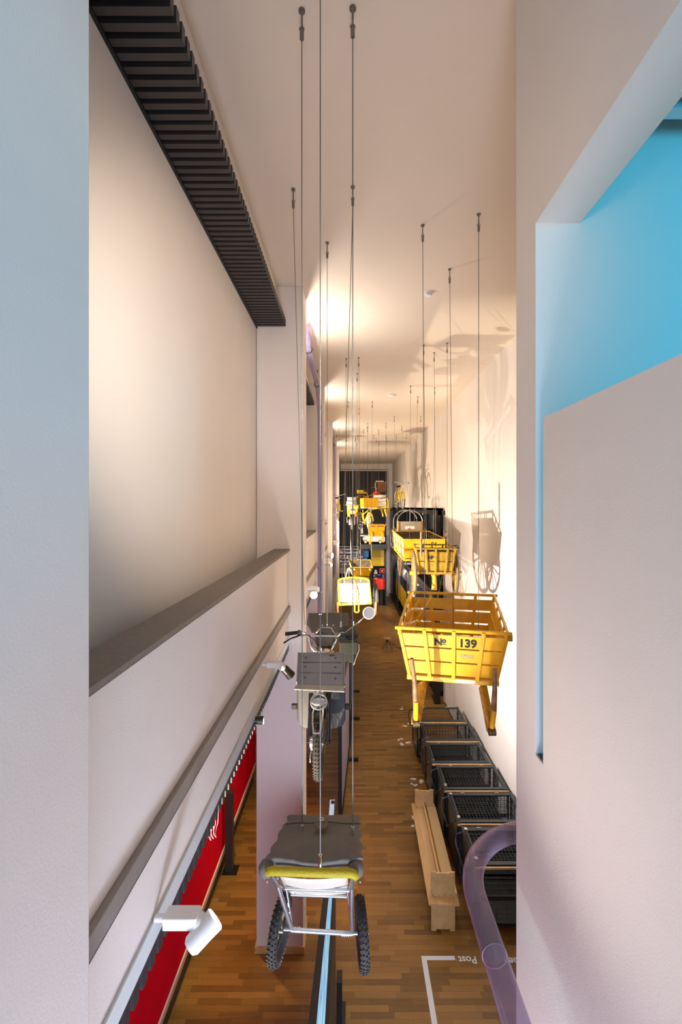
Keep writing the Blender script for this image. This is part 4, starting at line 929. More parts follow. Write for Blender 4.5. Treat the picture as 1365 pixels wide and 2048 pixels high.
# mezzanine shelf with the small white van
yS = 27.0
t = thing('black_platform', 'black platform carrying the small white van at the far end', 'platform', P(747, 1092, yS))
a, b = P(721, 1089, yS), P(775, 1098, yS); obj('deck', MB().b2(a.x, b.x, yS, yS+3, b.z+.12, a.z), BLACK, t); obj('fascia', MB().b2(a.x, b.x, yS-.03, yS, b.z, a.z+.01), DGREY, t)
obj('support', MB().b2(b.x-.1, b.x, yS+.5, yS+.6, 0, b.z+.1), BLACK, t); obj('support', MB().b2(a.x, a.x+.1, yS+2.8, yS+2.9, 0, b.z+.1), BLACK, t)
t = thing('small_white_van', 'small white van with round wheels on the black platform', 'van', P(748, 1089, yS+.5)); zd = P(721, 1089, yS).z
x0, x1 = P(728, 0, yS+.4).x, P(771, 0, yS+.4).x
g = MB(); g.prism([(x0, yS+.4, zd+.12), (x0-.08, yS+.4, zd+.36), (x0+.12, yS+.4, zd+.46), (x1-.1, yS+.4, zd+.46), (x1, yS+.4, zd+.40), (x1, yS+.4, zd+.12)][::-1], (0, 1.0, 0)); obj('body', g, WHITE, t, bev=.04)
g = MB(); g.b2(x0-.15, x1-.3, yS+.38, yS+1.4, zd+.46, zd+.50); obj('roof_board', g, WHITEC, t)
for px in (731.5, 761):
    c = P(px, 1083.5, yS+.36); g = MB(); g.cyl(c+V((0, -.03, 0)), c+V((0, .06, 0)), .115, 24); wh = obj('wheel', g, RUBBER, t)
    g = MB(); g.cyl(c+V((0, -.045, 0)), c+V((0, -.03, 0)), .08, 20); obj('hubcap', g, mat('cream_hub', (.75, .62, .45), .4), wh)
g = MB(); p = P(724.5, 1065, yS+.5)
for z in range(3): g.sphere(p+V((0, 0, .12*z)), .075, 12, 8)
g.box(P(724.5, 1071, yS+.5), (.20, .2, .05)); tag(obj('white_ornament', g, WHITE), 'white turned ornament standing at the left end of the platform', 'ornament')
# wall of exhibits below
yW = 29.5
def board(name, x0, y0, x1, y1, m, label, cat, group=None, y=yW, d=.08, tag_=True):
    a, b = P(x0, y0, y), P(x1, y1, y); g = MB(); g.b2(a.x, b.x, y, y+d, b.z, a.z); o = obj(name, g, m)
    return tag(o, label, cat, group)
board('yellow_door', 743, 1098, 769, 1132, YELB, 'plain bright yellow door panel at the end of the aisle', 'door panel', y=yW)
board('blue_mailbox', 727, 1101, 738, 1114, BLUEP, 'bright blue box with pale writing beside the yellow door panel', 'mailbox')
board('small_blue_case', 728, 1115, 735, 1119, BLUEP, 'small blue case just under the bright blue box', 'case')
t = thing('red_counter', 'shiny red curved counter on a black base at the end of the aisle', 'counter', P(761, 1189, 27.9))
g = MB(); c = P(762, 1159, 27.9); x0, x1 = P(747, 0, 27.9).x, P(772, 0, 27.9).x
zt, zm = P(0, 1159, 27.6).z, P(0, 1179, 27.6).z
pl = [(x0, 27.9, 0), (x0+.15, 27.62, 0), (x0+.4, 27.55, 0), (x1-.2, 27.55, 0), (x1, 27.7, 0), (x1, 28.3, 0), (x0, 28.3, 0)]
g.prism([V((p[0], p[1], zm)) for p in pl][::-1], (0, 0, zt-zm)); obj('counter_front', g, REDP, t, bev=.02)
g = MB(); g.prism([V((p[0], p[1]+.02, 0)) for p in pl][::-1], (0, 0, zm)); obj('base', g, BLACKG, t)
t = thing('payphone', 'grey round-topped payphone hood above the red counter', 'payphone', P(752, 1150, 29))
g = MB(); p = P(752, 1142, 29); g.sphere(p, .11, 14, 8, (1, .6, 1)); g.box(p+V((0, 0, -.10)), (.20, .12, .16)); obj('hood', g, ALU, t)
g = MB(); g.box(p+V((.02, 0, -.26)), (.2, .12, .12)); obj('phone_box', g, DGREY, t)
t = thing('telephone_sign', 'red framed telephone sign right of the grey payphone hood', 'sign', P(764, 1147, 29)); p = P(764.5, 1141.5, 29)
g = MB(); g.box(p, (.32, .05, .32)); obj('board', g, REDP, t); g = MB(); g.box(p+V((0, -.03, 0)), (.22, .02, .22)); obj('inset', g, mat('dark_red', (.25, .01, .01)), t); g = MB(); g.sphere(p+V((0, -.05, 0)), .06, 12, 8); obj('dial', g, WHITE, t)
board('purple_card', 755.5, 1148.5, 761.5, 1151.5, mat('violet_card', (.14, .12, .5), .5), 'small violet card below the payphone', 'card', y=29.0)
board('blue_red_toy', 765, 1149, 769, 1158, mat('blue_toy', (.05, .12, .7), .4), 'small blue exhibit at the right above the red counter', 'exhibit', y=29.0)
board('white_leaflet', 748, 1150, 753, 1153, WHITE, 'small white leaflet left above the red counter', 'leaflet', y=29.0)
for x, sd_ in ((731, 'left'), (738, 'right')): board('green_folder', x, 1098.3, x+4, 1100.5, mat('green_folder', (.20, .22, .04), .6), sd_+' one of two dim olive green folders under the black platform', 'folder', 'olive folders under the platform')
# left: railing, glass shelves with exhibits, grey slab
t = thing('glass_showcase', 'lit glass showcase with shelves of small pale exhibits at the far left', 'showcase', P(705, 1135, 29))
for k, yy in enumerate((1098, 1107, 1116, 1124, 1131)):
    a, b = P(674, yy, 29), P(728, yy+.6, 29); obj('shelf', MB().b2(a.x, b.x, 29, 29.4, b.z, a.z), mat('pale_glass_shelf', (.35, .33, .45), .2), t)
a, b = P(672, 1096, 29.4), P(728, 1135, 29.4); obj('back_panel', MB().b2(a.x, b.x, 29.4, 29.45, b.z, a.z), mat('lilac_grey_back', (.10, .09, .14), .5), t)
EXM = [mat('pale_exhibit', (.6, .58, .7), .4), mat('pink_exhibit', (.6, .45, .5), .4), mat('blue_white_exhibit', (.35, .4, .65), .4), DGREY, WHITE]
rn = random.Random(5); SHN = ['second', 'third', 'fourth', 'lowest']; CNM = ['pale lilac', 'pinkish', 'bluish white', 'dark grey', 'white']; ORD = ['first', 'second', 'third', 'fourth', 'fifth', 'sixth', 'seventh', 'eighth', 'ninth', 'tenth', 'eleventh', 'twelfth', 'thirteenth', 'fourteenth', 'fifteenth']
for k, yy in enumerate((1107, 1116, 1124, 1131)):
    x = 676.0; no = 0
    while x < 725:
        wd = rn.uniform(1.5, 4.5); ht = rn.uniform(2.5, 6.5); a = P(x, yy-ht, 29.1); b = P(x+wd, yy, 29.1); g = MB()
        if rn.random() < .4: g.cyl(((a.x+b.x)/2, 29.15, b.z), ((a.x+b.x)/2, 29.15, a.z), (b.x-a.x)/2, 10)
        else: g.b2(a.x, b.x, 29.1, 29.2, b.z, a.z)
        if 702 < x < 714 and k == 0: x += wd; continue
        mi = rn.randrange(5); tag(obj('small_exhibit', g, EXM[mi]), 'tiny %s exhibit, %s from the left on the %s showcase shelf' % (CNM[mi], ORD[no], SHN[k]), 'exhibit', 'exhibits in the glass showcase'); no += 1; x += wd+rn.uniform(.8, 3)
t = thing('old_television', 'old television set with a cream frame on the top showcase shelf', 'television', P(707, 1116, 28.8)); a, b = P(702, 1104, 28.8), P(714, 1116, 28.8)
obj('cabinet', MB().b2(a.x, b.x, 28.8, 29, b.z, a.z), WHITEC, t, bev=.01); obj('screen', MB().b2(a.x+.04, b.x-.04, 28.78, 28.8, b.z+.05, a.z-.04), mat('tv_glass', (.16, .18, .22), .2), t)
a, b = P(672, 1136, 27.5), P(716, 1147, 27.5); struct('floor_mezzanine', MB().b2(-2.5, b.x, 27.5, YEND, b.z, a.z), mat('warm_grey_slab', (.22, .19, .175), .7))
t = thing('cable_railing', 'thin wire railing in front of the far showcase', 'railing', P(700, 1136, 27.6))
for yy in (1093, 1099, 1105, 1111, 1117, 1123, 1129):
    g = MB(); g.tube([P(672, yy, 27.6), P(718, yy, 27.6)], .009, 6); obj('rail', g, ALU, t)
for xx in (674, 690, 706, 718): g = MB(); g.tube([P(xx, 1092, 27.6), P(xx, 1136, 27.6)], .014, 6); obj('post', g, ALU, t)
struct('wall_left_end', MB().b2(-2.5, P(0, 0, YEND).x+a.x, YEND-.1, YEND, 0, ZC) if False else MB().b2(-2.5, P(676, 0, YEND).x, YEND-.02, YEND+.1, 0, ZC), WALL)

# ------------------------------------------------------------------ black rack on the right with deck, bus and old car
RX = 2.66; RY0 = 13.8
t = thing('black_steel_rack', 'tall black steel rack on a long plinth along the right wall holding the vehicles', 'rack', (RX, 20, 0))
obj('plinth', MB().b2(RX, XR+2.3, RY0+.6, 30.3, 0, .16), BLACK, t)
for y in (RY0, 21.6, 26.0, 30.2):
    z1 = EYE-.14
    obj('post', MB().b2(RX-.12 if y == RY0 else RX, RX+.06, y, y+.14, 0, z1), BLACK, t, bev=.005)
obj('top_beam', MB().b2(RX-.02, RX+.10, RY0, 30.3, EYE-.26, EYE-.13), BLACK, t)
obj('end_beam', MB().b2(RX-.12, XR, RY0, RY0+.12, EYE-.26, EYE-.13), BLACK, t)
obj('back_wall', MB().b2(RX+.1, XR+2.2, 30.2, 30.3, 0, EYE-.14), BLACKG, t)
zdk = EYE-2.95
obj('deck', MB().b2(RX+.03, XR+2.3, RY0+.2, 30.2, zdk-.06, zdk+.04), mat('dark_deck', (.02, .02, .022), .5), t)
obj('deck_edge', MB().b2(RX, RX+.04, RY0, 30.3, zdk-.12, zdk+.10), mat('steel_channel', (.22, .21, .21), .35, .5), t, bev=.004)
obj('deck_rail', MB().bar((RX-.03, RY0, zdk+.18), (RX-.03, 30.3, zdk+.18), .04, .05), mat('satin_steel', (.33, .31, .30), .35, .6), t)
obj('foot', MB().b2(RX-.12, RX+.0, RY0+.14, RY0+.5, 0, .10), BLACK, t)
g = MB(); g.bar((RX-.04, RY0, .9), (RX-.04, RY0+1.4, .02), .03, .05); obj('brace', g, BLACK, t)
g = MB()
for k in range(3): g.box((RX+.10, 23.75+.16*k, .161), (.10, .11, .002))
obj('plinth_marking', g, WHITE, t)
# post bus
def post_bus():
    t = thing('post_bus', 'old yellow and grey post bus standing under the deck of the black rack', 'bus', (3.75, 25, .16))
    y0, y1, x0, x1 = 22.1, 29.2, 2.86, 4.85; z0 = .16
    def sect(y, s=1, dz=0):
        cxm = (x0+x1)/2; hw = (x1-x0)/2*s
        pr_ = [(-1, .35), (-1.02, .9), (-1.0, 1.38), (-.96, 1.9), (-.88, 2.2), (-.66, 2.38), (-.3, 2.45), (.3, 2.45), (.66, 2.38), (.88, 2.2), (.96, 1.9), (1.0, 1.38), (1.02, .9), (1, .35)]
        return [V((cxm+a*hw, y, z0+b*(1 if b < 1.5 else s*1.0)+dz)) for a, b in pr_]
    def loft(secs, sel):
        g = MB(); n = len(secs[0]); vs = [v for s in secs for v in s]; fs = []
        for i in range(len(secs)-1):
            for k in range(n-1):
                if sel(k): fs.append((i*n+k, i*n+k+1, (i+1)*n+k+1, (i+1)*n+k))
        g.add(vs, fs, True); return g
    secs = [sect(y0, .93), sect(y0+.15, .98), sect(y0+.5, 1), sect(y1-.6, 1), sect(y1-.15, .95), sect(y1, .86)]
    obj('lower_body', loft(secs, lambda k: k < 2 or k > 10), YELB, t)
    obj('upper_body', loft(secs, lambda k: 2 <= k <= 10), BLUEG, t)
    g = MB(); s0 = secs[0]; g.add([s0[k] for k in (0, 1, 2, 11, 12, 13)], [(0, 1, 2, 3, 4, 5)]); g.add([secs[-1][k] for k in range(14)], [tuple(range(14))]); obj('lower_front', g, YELB, t)
    g = MB(); g.add([s0[k] for k in range(2, 12)], [tuple(range(10))]); obj('upper_front', g, WHITE, t)
    yy = y0-.01; cxm = (x0+x1)/2
    for a, b in ((-.80, -.04), (.04, .80)):
        g = MB(); g.b2(cxm+a*.93, cxm+b*.93, yy-.02, yy, z0+1.42, z0+2.0); obj('windscreen', g, GLASSD, t)
    g = MB(); k = 0; y = y0+.55
    while y < y1-.8:
        g = MB(); g.b2(x0-.012, x0+.01, y, y+.72, z0+1.42, z0+1.98); obj('side_window', g, GLASSD, t); y += .92
    for y in (y0+1.3, y1-1.5):
        c = V((x0+.02, y, z0+.42)); g = MB(); g.cyl(c+V((-.03, 0, 0)), c+V((.25, 0, 0)), .42, 26); wh = obj('wheel', g, RUBBER, t)
        g = MB(); g.cyl(c+V((-.05, 0, 0)), c+V((-.03, 0, 0)), .22, 20); obj('hub', g, WHITE, wh)
    for s in (-1, 1):
        c = V((cxm+s*.68, y0-.03, z0+.85)); g = MB(); g.cyl(c, c+V((0, -.05, 0)), .11, 20); obj('headlamp', g, CHROME, t)
    g = MB(); g.b2(x0+.05, x1-.05, y0-.16, y0-.06, z0+.38, z0+.52); obj('bumper', g, CHROME, t, bev=.02)
    g = MB(); g.b2(cxm-.3, cxm+.3, y0-.03, y0, z0+.6, z0+1.1)
    obj('grille', g, ALU, t)
    g = MB(); g.b2(cxm-.5, cxm+.5, y0-.03, y0-.0, z0+2.05, z0+2.22); obj('destination_board', g, YEL, t)
post_bus()
# yellow bonnet car in front of it
t = thing('yellow_mail_car', 'yellow bonnet of a mail car parked in front of the post bus', 'car', (3.3, 18.5, .16))
g = MB(); 
sec = []
for y, wd, h0, h1 in ((17.3, .52, .45, .72), (17.45, .62, .35, .88), (18.2, .68, .3, 1.0), (18.5, .70, .3, 1.05)):
    sec.append([V((3.45+a*wd, y, .16+(h0+(h1-h0)*b))) for a, b in ((-1, 0), (-1.03, .5), (-.9, .85), (-.5, 1), (.5, 1), (.9, .85), (1.03, .5), (1, 0))])
n = 8; vs = [v for s in sec for v in s]; fs = [(i*n+k, i*n+k+1, (i+1)*n+k+1, (i+1)*n+k) for i in range(3) for k in range(7)]; fs.append(tuple(range(8))); g.add(vs, fs, True)
obj('bonnet', g, YELB, t)
g = MB(); g.b2(2.8, 4.1, 18.5, 20.6, .46, 1.15); obj('body', g, YELB, t, bev=.08)
g = MB(); g.hexa([V((2.85, 18.5, 1.3)), V((4.05, 18.5, 1.3)), V((4.05, 20.6, 1.3)), V((2.85, 20.6, 1.3)), V((2.95, 18.9, 1.85)), V((3.95, 18.9, 1.85)), V((3.95, 20.5, 1.85)), V((2.95, 20.5, 1.85))]); obj('cabin', g, WHITE, t, bev=.06)
g = MB(); g.add([V((2.92, 18.53, 1.36)), V((3.98, 18.53, 1.36)), V((3.90, 18.86, 1.79)), V((3.0, 18.86, 1.79))], [(0, 1, 2, 3)]); g.v = [(x, y-.03, z) for x, y, z in g.v]; obj('windscreen', g, GLASSD, t, thick=.01)
g = MB(); g.b2(2.85, 4.05, 17.2, 17.3, .5, .6); obj('bumper', g, CHROME, t, bev=.02)
for s in (-1, 1):
    c = V((3.45+s*.5, 17.35, .95)); g = MB(); g.sphere(c, .09, 14, 8); obj('headlamp', g, CHROME, t)
    for y in (17.9, 20.1):
        c = V((3.45+s*.62, y, .46)); g = MB(); g.cyl(c-V((.07, 0, 0)), c+V((.07, 0, 0)), .30, 24); obj('wheel', g, RUBBER, t)
# dark old car on the upper deck
t = thing('dark_old_car', 'dark old car with a wooden lower edge on the upper deck of the rack', 'car', (3.9, 20, zdk+.04))
sec = []
for y, wd, h in ((15.4, .75, .9), (15.8, .85, 1.15), (16.8, .88, 1.25), (17.3, .82, 1.9), (19.4, .82, 2.0), (20.2, .8, 1.5), (20.6, .7, 1.0)):
    sec.append([V((3.75+a*wd, y, zdk+.35+(h-.35)*b)) for a, b in ((-1, 0), (-1.03, .5), (-.9, .85), (-.5, 1), (.5, 1), (.9, .85), (1.03, .5), (1, 0))])
g = MB(); vs = [v for s in sec for v in s]; fs = [(i*n+k, i*n+k+1, (i+1)*n+k+1, (i+1)*n+k) for i in range(6) for k in range(7)]; fs.append(tuple(range(8))); g.add(vs, fs, True); obj('body', g, BLACKG, t)
for s in (-1, 1):
    for y in (16.1, 19.6):
        c = V((3.75+s*.8, y, zdk+.40)); g = MB(); g.cyl(c-V((.06, 0, 0)), c+V((.06, 0, 0)), .36, 24); obj('wheel', g, RUBBER, t)
    g = MB(); c = V((3.75+s*.5, 15.38, zdk+.8)); g.sphere(c, .1, 14, 8); obj('headlamp', g, CHROME, t)
g = MB(); g.b2(3.0, 4.5, 15.3, 15.38, zdk+.3, zdk+.42); obj('wooden_edge', g, WOODH, t)

# ------------------------------------------------------------------ free-standing partition panels on the floor (left of the aisle)
def panel(x0, y0, x1, y1, h, label, m, feet, wd=.07):
    t = thing('display_partition', label, 'partition', ((x0+x1)/2, (y0+y1)/2, 0), 'free-standing partitions')
    A = V((x0, y0, 0)); B = V((x1, y1, 0)); d = (B-A).normalized(); sd = V((d.y, -d.x, 0))
    for p in (A, B): g = MB(); g.bar(p+V((0, 0, .0)), p+V((0, 0, h)), wd, wd, up=(0, 1, 0)); obj('post', g, BLACK, t)
    for z in (.08, h-.02): g = MB(); g.bar(A+V((0, 0, z)), B+V((0, 0, z)), wd, .05); obj('rail', g, BLACK, t)
    g = MB(); g.bar(A+d*.06+V((0, 0, h/2)), B-d*.06+V((0, 0, h/2)), .02, h-.16); obj('printed_panel', g, m, t)
    for f in feet: g = MB(); p = A.lerp(B, f); g.bar(p-sd*.10+V((0, 0, .03)), p+sd*.26+V((0, 0, .03)), .08, .06); obj('foot', g, BLACK, t)
LIL = mat('lilac_print', (.40, .38, .50), .35, var=.15, vs=3)
panel(-.20, 8.55, -.045, 11.3, 2.5, 'black-framed partition with a pale lilac print, nearest one behind the canvas trolley', LIL, (.8,))
panel(-.035, 11.45, .02, 14.2, 2.5, 'middle black-framed partition right below the moped', LIL, (.5,))
panel(.03, 14.4, .06, 17.5, 2.5, 'black-framed partition under the olive pannier of the moped', LIL, (.1,))
t = thing('info_stele', 'tall slim stele with a bright light-blue glowing side strip among the partitions', 'stele', (.05, 18.4, 0))
a = P(707, 1241, 18.2); obj('body', MB().b2(a.x-.05, a.x+.06, 18.2, 18.35, 0, a.z), BLACK, t); obj('glowing_strip', MB().b2(a.x-.02, a.x+.03, 18.19, 18.2, P(0, 1270, 18.2).z, a.z-.03), mat('cyan_screen', (.3, .7, .9), .3, emis=(.35, .8, 1), es=1.6), t)
t = thing('media_table', 'long narrow black media wall with a glowing light-blue water-like top', 'media wall', (-.26, 3.5, 0))
yn, yf = 2.2, 4.55; zt = 2.3
xn0, xn1, xn2, xn3 = -.345, -.285, -.195, -.165
g = MB(); g.hexa([V((xn0, yn, 0)), V((xn3, yn, 0)), V((xn3+.015, yf, 0)), V((xn0+.09, yf, 0)), V((xn0, yn, zt-.012)), V((xn3, yn, zt-.012)), V((xn3+.015, yf, zt-.012)), V((xn0+.09, yf, zt-.012))]); obj('body', g, BLACK, t)
def strip4(x0, x1, z, m, nm, par, dx0=.09, dx1=.015):
    g = MB(); g.hexa([V((x0, yn, z-.01)), V((x1, yn, z-.01)), V((x1+dx1, yf, z-.01)), V((x0+dx0, yf, z-.01)), V((x0, yn, z)), V((x1, yn, z)), V((x1+dx1, yf, z)), V((x0+dx0, yf, z))]); return obj(nm, g, m, par)
strip4(xn0, xn1, zt, mat('matt_black_lip', (.035, .033, .033), .6), 'top_lip', t, .09, .085)
sm = bpy.data.materials.new('water_screen'); sm.use_nodes = True; nt = sm.node_tree; bb = nt.nodes['Principled BSDF']
tc = nt.nodes.new('ShaderNodeTexCoord'); mp = nt.nodes.new('ShaderNodeMapping'); mp.inputs['Scale'].default_value = (60, 2.2, 1); nz = nt.nodes.new('ShaderNodeTexNoise'); nz.inputs['Scale'].default_value = 1.5; nz.inputs['Detail'].default_value = 4
cr = nt.nodes.new('ShaderNodeValToRGB'); cr.color_ramp.elements[0].color = (.10, .32, .62, 1); cr.color_ramp.elements[0].position = .35; cr.color_ramp.elements[1].color = (.42, .75, .85, 1); cr.color_ramp.elements[1].position = .7
for a_, b_ in ((tc.outputs['Object'], mp.inputs[0]), (mp.outputs[0], nz.inputs['Vector']), (nz.outputs['Fac'], cr.inputs[0]), (cr.outputs[0], bb.inputs['Base Color']), (cr.outputs[0], bb.inputs['Emission Color'])): nt.links.new(a_, b_)
bb.inputs['Emission Strength'].default_value = .55; bb.inputs['Roughness'].default_value = .3
strip4(xn1, xn2, zt, sm, 'glowing_top', t, .085, .02)
strip4(xn2, xn3, zt, mat('matt_black_lip', (.035, .033, .033), .6), 'top_lip', t, .02, .015)
g = MB(); g.b2(-.16, -.06, 5.25, 5.5, 0, .02); g.b2(-.165, -.10, 5.25, 5.4, 0, .5); obj('foot_plate', g, BLACK, t)
obj('end_knob', MB().cyl((-.20, yf-.05, zt), (-.20, yf-.05, zt+.02), .015, 16), DGREY, t)
t = thing('light_ledge', 'short pale blue lit ledge with a round black knob beyond the canvas trolley', 'ledge', (-.2, 5.6, 0))
z2 = 2.3; a = P(658, 1640, 5.1); b = P(668, 1600, 5.9)
g = MB(); g.b2(-.265, -.19, 4.75, 5.76, 0, z2-.01); obj('stand', g, BLACK, t)
g = MB(); g.b2(-.262, -.205, 4.78, 5.74, z2-.01, z2); obj('lit_top', g, mat('pale_blue_top', (.55, .68, .85), .3, emis=(.5, .7, 1), es=.25), t)
g = MB(); g.cyl((-.225, 5.68, z2), (-.225, 5.68, z2+.02), .022, 18); obj('knob', g, BLACK, t)

# ------------------------------------------------------------------ stool
t = thing('stool', 'small round wooden stool on splayed dark legs standing in the aisle', 'stool', FL(775, 1300))
c = FL(775, 1298)
g = MB(); g.cyl(c+V((0, 0, .44)), c+V((0, 0, .475)), .17, 28); obj('seat', g, mat('stool_wood', (.42, .24, .12), .4, var=.2), t, bev=.005)
g = MB(); g.cyl(c+V((0, 0, .26)), c+V((0, 0, .44)), .014, 12); g.cyl(c+V((0, 0, .33)), c+V((0, 0, .38)), .05, 14); obj('spindle', g, DGREY, t)
for k in range(3):
    a = 2*PI*k/3-.5; g = MB(); g.tube([c+V((.03*math.cos(a), .03*math.sin(a), .36)), c+V((.24*math.cos(a), .24*math.sin(a), 0.01))], .013, 8); obj('leg', g, DGREY, t)

# ------------------------------------------------------------------ mesh roll cages along the right wall
CW, CD, CH = 1.12, .775, .98
t0 = thing('mesh_roll_cage', 'x', 'roll cage', (0, 0, 0), 'black mesh roll cages')
CAGE = mat('black_powder_coat', (.016, .018, .02), .35, .2); MESHM = mat('dark_wire_mesh', (.05, .055, .06), .4, .5)
g = MB(); z0 = .17
for x in (0, CW):
    for y in (0, CD): g.b2(x-.018, x+.018, y-.018, y+.018, z0, CH)
for z in (z0, CH-.03):
    for y in (0, CD): g.b2(0, CW, y-.016, y+.016, z-.016, z+.016)
    for x in (0, CW): g.b2(x-.016, x+.016, 0, CD, z-.016, z+.016)
g.b2(0, CW, -.01, .01, .50, .56)
obj('frame', g, CAGE, t0)
def grid(o, u, v, lu, lv, pitch, r):
    g = MB(); o = V(o); u = V(u); v = V(v); a = 0
    while a <= lu: g.bar(o+u*a, o+u*a+v*lv, r, r, up=u); a += pitch
    a = 0
    while a <= lv: g.bar(o+v*a, o+v*a+u*lu, r, r, up=v); a += pitch
    return g
obj('lid_mesh', grid((.02, .03, CH-.02), (1, 0, 0), (0, 1, 0), CW-.04, CD-.05, .055, .004), MESHM, t0)
for y in (0, CD): obj('side_mesh', grid((.02, y, z0), (1, 0, 0), (0, 0, 1), CW-.04, CH-z0-.04, .07, .0035), MESHM, t0)
obj('side_mesh', grid((CW, .02, z0), (0, 1, 0), (0, 0, 1), CD-.04, CH-z0-.04, .07, .0035), MESHM, t0)
g = MB(); g.b2(-.006, .006, .02, CD-.02, z0, CH-.05); obj('end_panel', g, BLACKG, t0)
g = MB(); g.b2(.0, CW, .0, CD, z0-.02, z0); obj('floor_tray', g, CAGE, t0)
g = MB(); g.b2(-.01, CW+.01, -.035, -.012, CH-.03, CH-.004); obj('wooden_edge', g, STRIPW, t0)
g = MB(); g.b2(-.01, CW+.01, .012, .075, CH-.012, CH+.004); g.b2(-.01, CW+.01, CD-.09, CD-.03, CH-.012, CH+.004); g.b2(-.01, .06, 0, CD, CH-.012, CH+.003); g.b2(CW-.05, CW+.01, 0, CD, CH-.012, CH+.003); obj('lid_frame', g, mat('dark_green_grey_steel', (.035, .042, .045), .38, .2), t0)
g = MB(); g.tube([(-.01, .10, CH-.02), (-.10, .06, CH-.06), (-.135, .12, CH-.14), (-.135, .62, CH-.14), (-.10, .70, CH-.06), (-.01, .68, CH-.02)], .013, 10); obj('push_handle', g, BLACKG, t0)
g = MB(); g.tube([(.03, .10, CH+.02), (.02, .14, CH+.06), (.02, .6, CH+.06), (.03, .66, CH+.02)], .020, 10); obj('lid_handle', g, BLACKG, t0)
g = MB(); g.box((.03, .08, CH+.02), (.045, .05, .06)); g.box((.03, .66, CH+.02), (.045, .05, .06)); obj('clasp', g, CHROME, t0)
for x in (.25, .85):
    g = MB(); g.tube([(x-.04, CD-.05, CH), (x-.03, CD-.05, CH+.02), (x+.03, CD-.05, CH+.02), (x+.04, CD-.05, CH)], .006, 6); obj('hinge', g, CHROME, t0)
for x in (.06, CW-.06):
    for y in (.06, CD-.06):
        g = MB(); g.cyl((x-.018, y, .065), (x+.018, y, .065), .065, 20); wh = obj('castor', g, mat('blue_grey_castor', (.06, .065, .10), .5), t0)
        g = MB(); g.b2(x-.03, x+.03, y-.03, y+.03, .12, .155); obj('castor_fork', g, DGREY, wh)
cg = [(1.745, 6.36, 'nearest black mesh roll cage, half hidden by the lilac tube'), (1.70, 7.22, 'second black mesh roll cage, right beside the pine bench'), (1.665, 8.06, 'third black mesh roll cage from the camera along the right wall'),
      (1.60, 8.90, 'fourth black mesh roll cage from the camera along the right wall'), (1.62, 9.76, 'fifth black mesh roll cage, next to last along the wall'), (1.56, 10.62, 'farthest black mesh roll cage below the shafts of the yellow cart')]
for i, (x, y, lab) in enumerate(cg):
    o = t0 if i == 0 else copy_tree(t0)
    o.location = (x, y, 0); o['label'] = lab; o['group'] = 'black mesh roll cages along the right wall'
struct('baseboard_right', MB().b2(XR-.015, XR, YN1, 13.8, 0, .07), mat('dark_skirting', (.10, .08, .07), .5))
# ------------------------------------------------------------------ pine bench
t = thing('pine_bench', 'long low pine bench with upright end boards standing beside the mesh roll cages', 'bench', (1.33, 7.5, 0))
bx0, bx1, by0, by1 = 1.115, 1.545, 6.36, 8.52; M = Matrix.Translation((1.33, 7.45, 0)) @ Matrix.Rotation(-.035, 4, 'Z') @ Matrix.Translation((-1.33, -7.45, 0)); M = Matrix.Translation((1.33, 7.45, 0)) @ Matrix.Rotation(-.02, 4, 'Z') @ Matrix.Translation((-1.33, -7.45, 0))
obj('seat', MB(M).b2(bx0, bx1, by0, by1, .415, .44), PINE, t, bev=.003)
obj('seat_support', MB(M).b2(bx0+.02, bx1-.01, by0+.02, by1-.02, .395, .415), PINEV, t)
obj('divider', MB(M).b2(bx0+.195, bx0+.215, by0+.16, by1-.14, .44, .56), PINE, t, bev=.002)
obj('side_ledge', MB(M).b2(bx0+.26, bx1, by0+.16, by1-.14, .44, .47), PINE, t, bev=.002)
for y, nm in ((by0+.13, 'end_board'), (by1-.14, 'end_board')):
    g = MB(M); xa, xb = bx0+.05, bx1-.04
    g.prism([(xa, y, .44), (xb, y, .44), (xb, y, .78), (xb-.07, y, .78), (xb-.07, y, .765), (xa+.07, y, .765), (xa+.07, y, .78), (xa, y, .78)][::-1], (0, .022, 0)); eb = obj(nm, g, PINEV, t)
    g = MB(M)
    for k in range(4): g.cyl((xa+.03+k*.085, y-.003, .455), (xa+.03+k*.085, y+.002, .455), .006, 8)
    obj('screws', g, mat('dark_screw', (.05, .03, .02)), eb)
for y in (by0+.07, by1-.10):
    g = MB(M); xa, xb = bx0+.045, bx1-.05
    g.prism([(xa, y, 0), (xa+.07, y, 0), (xa+.07, y, .025), (xb-.07, y, .025), (xb-.07, y, 0), (xb, y, 0), (xb, y, .395), (xa, y, .395)][::-1], (0, .022, 0)); obj('leg_board', g, PINEV, t)
# ------------------------------------------------------------------ floor tape, lettering, stickers
g = MB(); a, b, c = FL(843, 1912), FL(910, 1915), FL(871, 2060); g.b2(a.x, b.x, a.y-.055, a.y, .0005, .002); tag(obj('floor_tape', g, TAPE), 'short crosswise white tape line on the parquet pointing at the lettering', 'floor tape')
g = MB(); g.b2(a.x, a.x+.065, 4.0, a.y-.056, .0005, .002); tag(obj('floor_tape', g, TAPE), 'long white tape line on the parquet running towards the camera', 'floor tape')
p = FL(936, 1919); o = text('floor_lettering', 'Post', .135, TAPE, None, frame_M(V((p.x, p.y, .0012)), (-1, 0, 0), (0, -1, 0)), .0005, bold=.0015); tag(o, 'white word Post lettered upside down on the parquet', 'lettering')
p = FL(1029, 1922); o = text('floor_lettering', 'neuen', .135, TAPE, None, frame_M(V((p.x+.03, p.y, .0012)), (-1, 0, 0), (0, -1, 0)), .0005, bold=.0015); tag(o, 'white lettering right of the lilac tube, cut off by the wall edge', 'lettering')
STK = mat('white_sticker', (.82, .76, .72), .5)
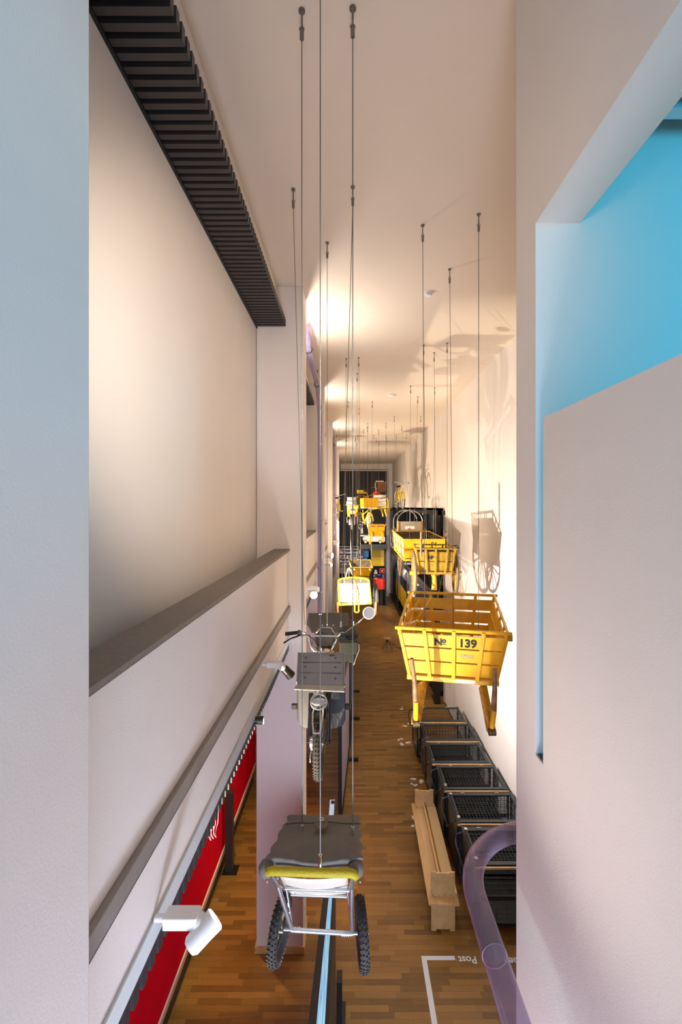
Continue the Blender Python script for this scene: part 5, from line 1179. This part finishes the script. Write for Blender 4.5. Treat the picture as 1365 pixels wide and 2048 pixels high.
for i, (px, py, s) in enumerate(((805, 1414, 2), (804, 1418, 4), (817, 1447, 3), (810, 1452, 5), (798, 1480, 4), (804, 1478, 4), (817, 1485, 6), (804, 1488, 6), (827, 1558, 6), (843, 1563, 7), (825, 1568, 4), (832, 1570, 5), (829, 1636, 7), (827, 1652, 5))):
    c = FL(px, py); L = s*c.y/F*1.1; a = 2.1+i*1.3; g = MB()
    pts = [c+V((L*math.cos(k*PI/6)*math.cos(a)-.55*L*math.sin(k*PI/6)*(1+.3*math.cos(k*PI/6))*math.sin(a), L*math.cos(k*PI/6)*math.sin(a)+.55*L*math.sin(k*PI/6)*(1+.3*math.cos(k*PI/6))*math.cos(a), .0006)) for k in range(12)]
    where = ['beside the farthest mesh cage, upper of two', 'beside the farthest mesh cage, lower of two', 'below the left shaft of the yellow cart, right one', 'below the left shaft of the yellow cart, left one', 'left of the fifth cage, upper left of four', 'left of the fifth cage, upper right of four', 'left of the fifth cage, rightmost and long', 'left of the fifth cage, lowest of four', 'above the far end of the bench, top left of four', 'above the far end of the bench, long right one', 'above the far end of the bench, lower left of four', 'above the far end of the bench, touching its board', 'beside the far half of the pine bench, upper of two', 'beside the far half of the pine bench, lower of two'][i]
    g.prism(pts, (0, 0, .001)); tag(obj('floor_sticker', g, STK), 'small white floor sticker '+where, 'sticker', 'white stickers on the parquet')
# small black pedestal at the rack
c = FL(806, 1301); t = thing('black_pedestal', 'slim black pedestal standing behind the left edge of the foreground yellow cart', 'pedestal', c)
obj('shaft', MB().box(c+V((0, .08, .55)), (.17, .12, 1.1)), BLACK, t, bev=.005); obj('slanted_top', MB().box(c+V((0, .08, 1.12)), (.22, .3, .03), (.4, 0, 0)), BLACK, t)
# slatted ceiling of the blue gallery room
t = thing('gallery_ceiling_grille', 'slatted ceiling grille tinted cyan in the blue room at the top right', 'grille', (3.5, 1.5, EYE+1.75))
g = MB(); y = .2
while y < 2.1: g.b2(XN+.21, 6.15, y, y+.06, EYE+1.753, EYE+1.82); y += .12
obj('slats', g, mat('pale_slat', (.55, .6, .62), .5), t)
obj('tray', MB().b2(XN+.21, 6.15, .1, 2.16, EYE+1.86, EYE+1.88), DGREY, t)
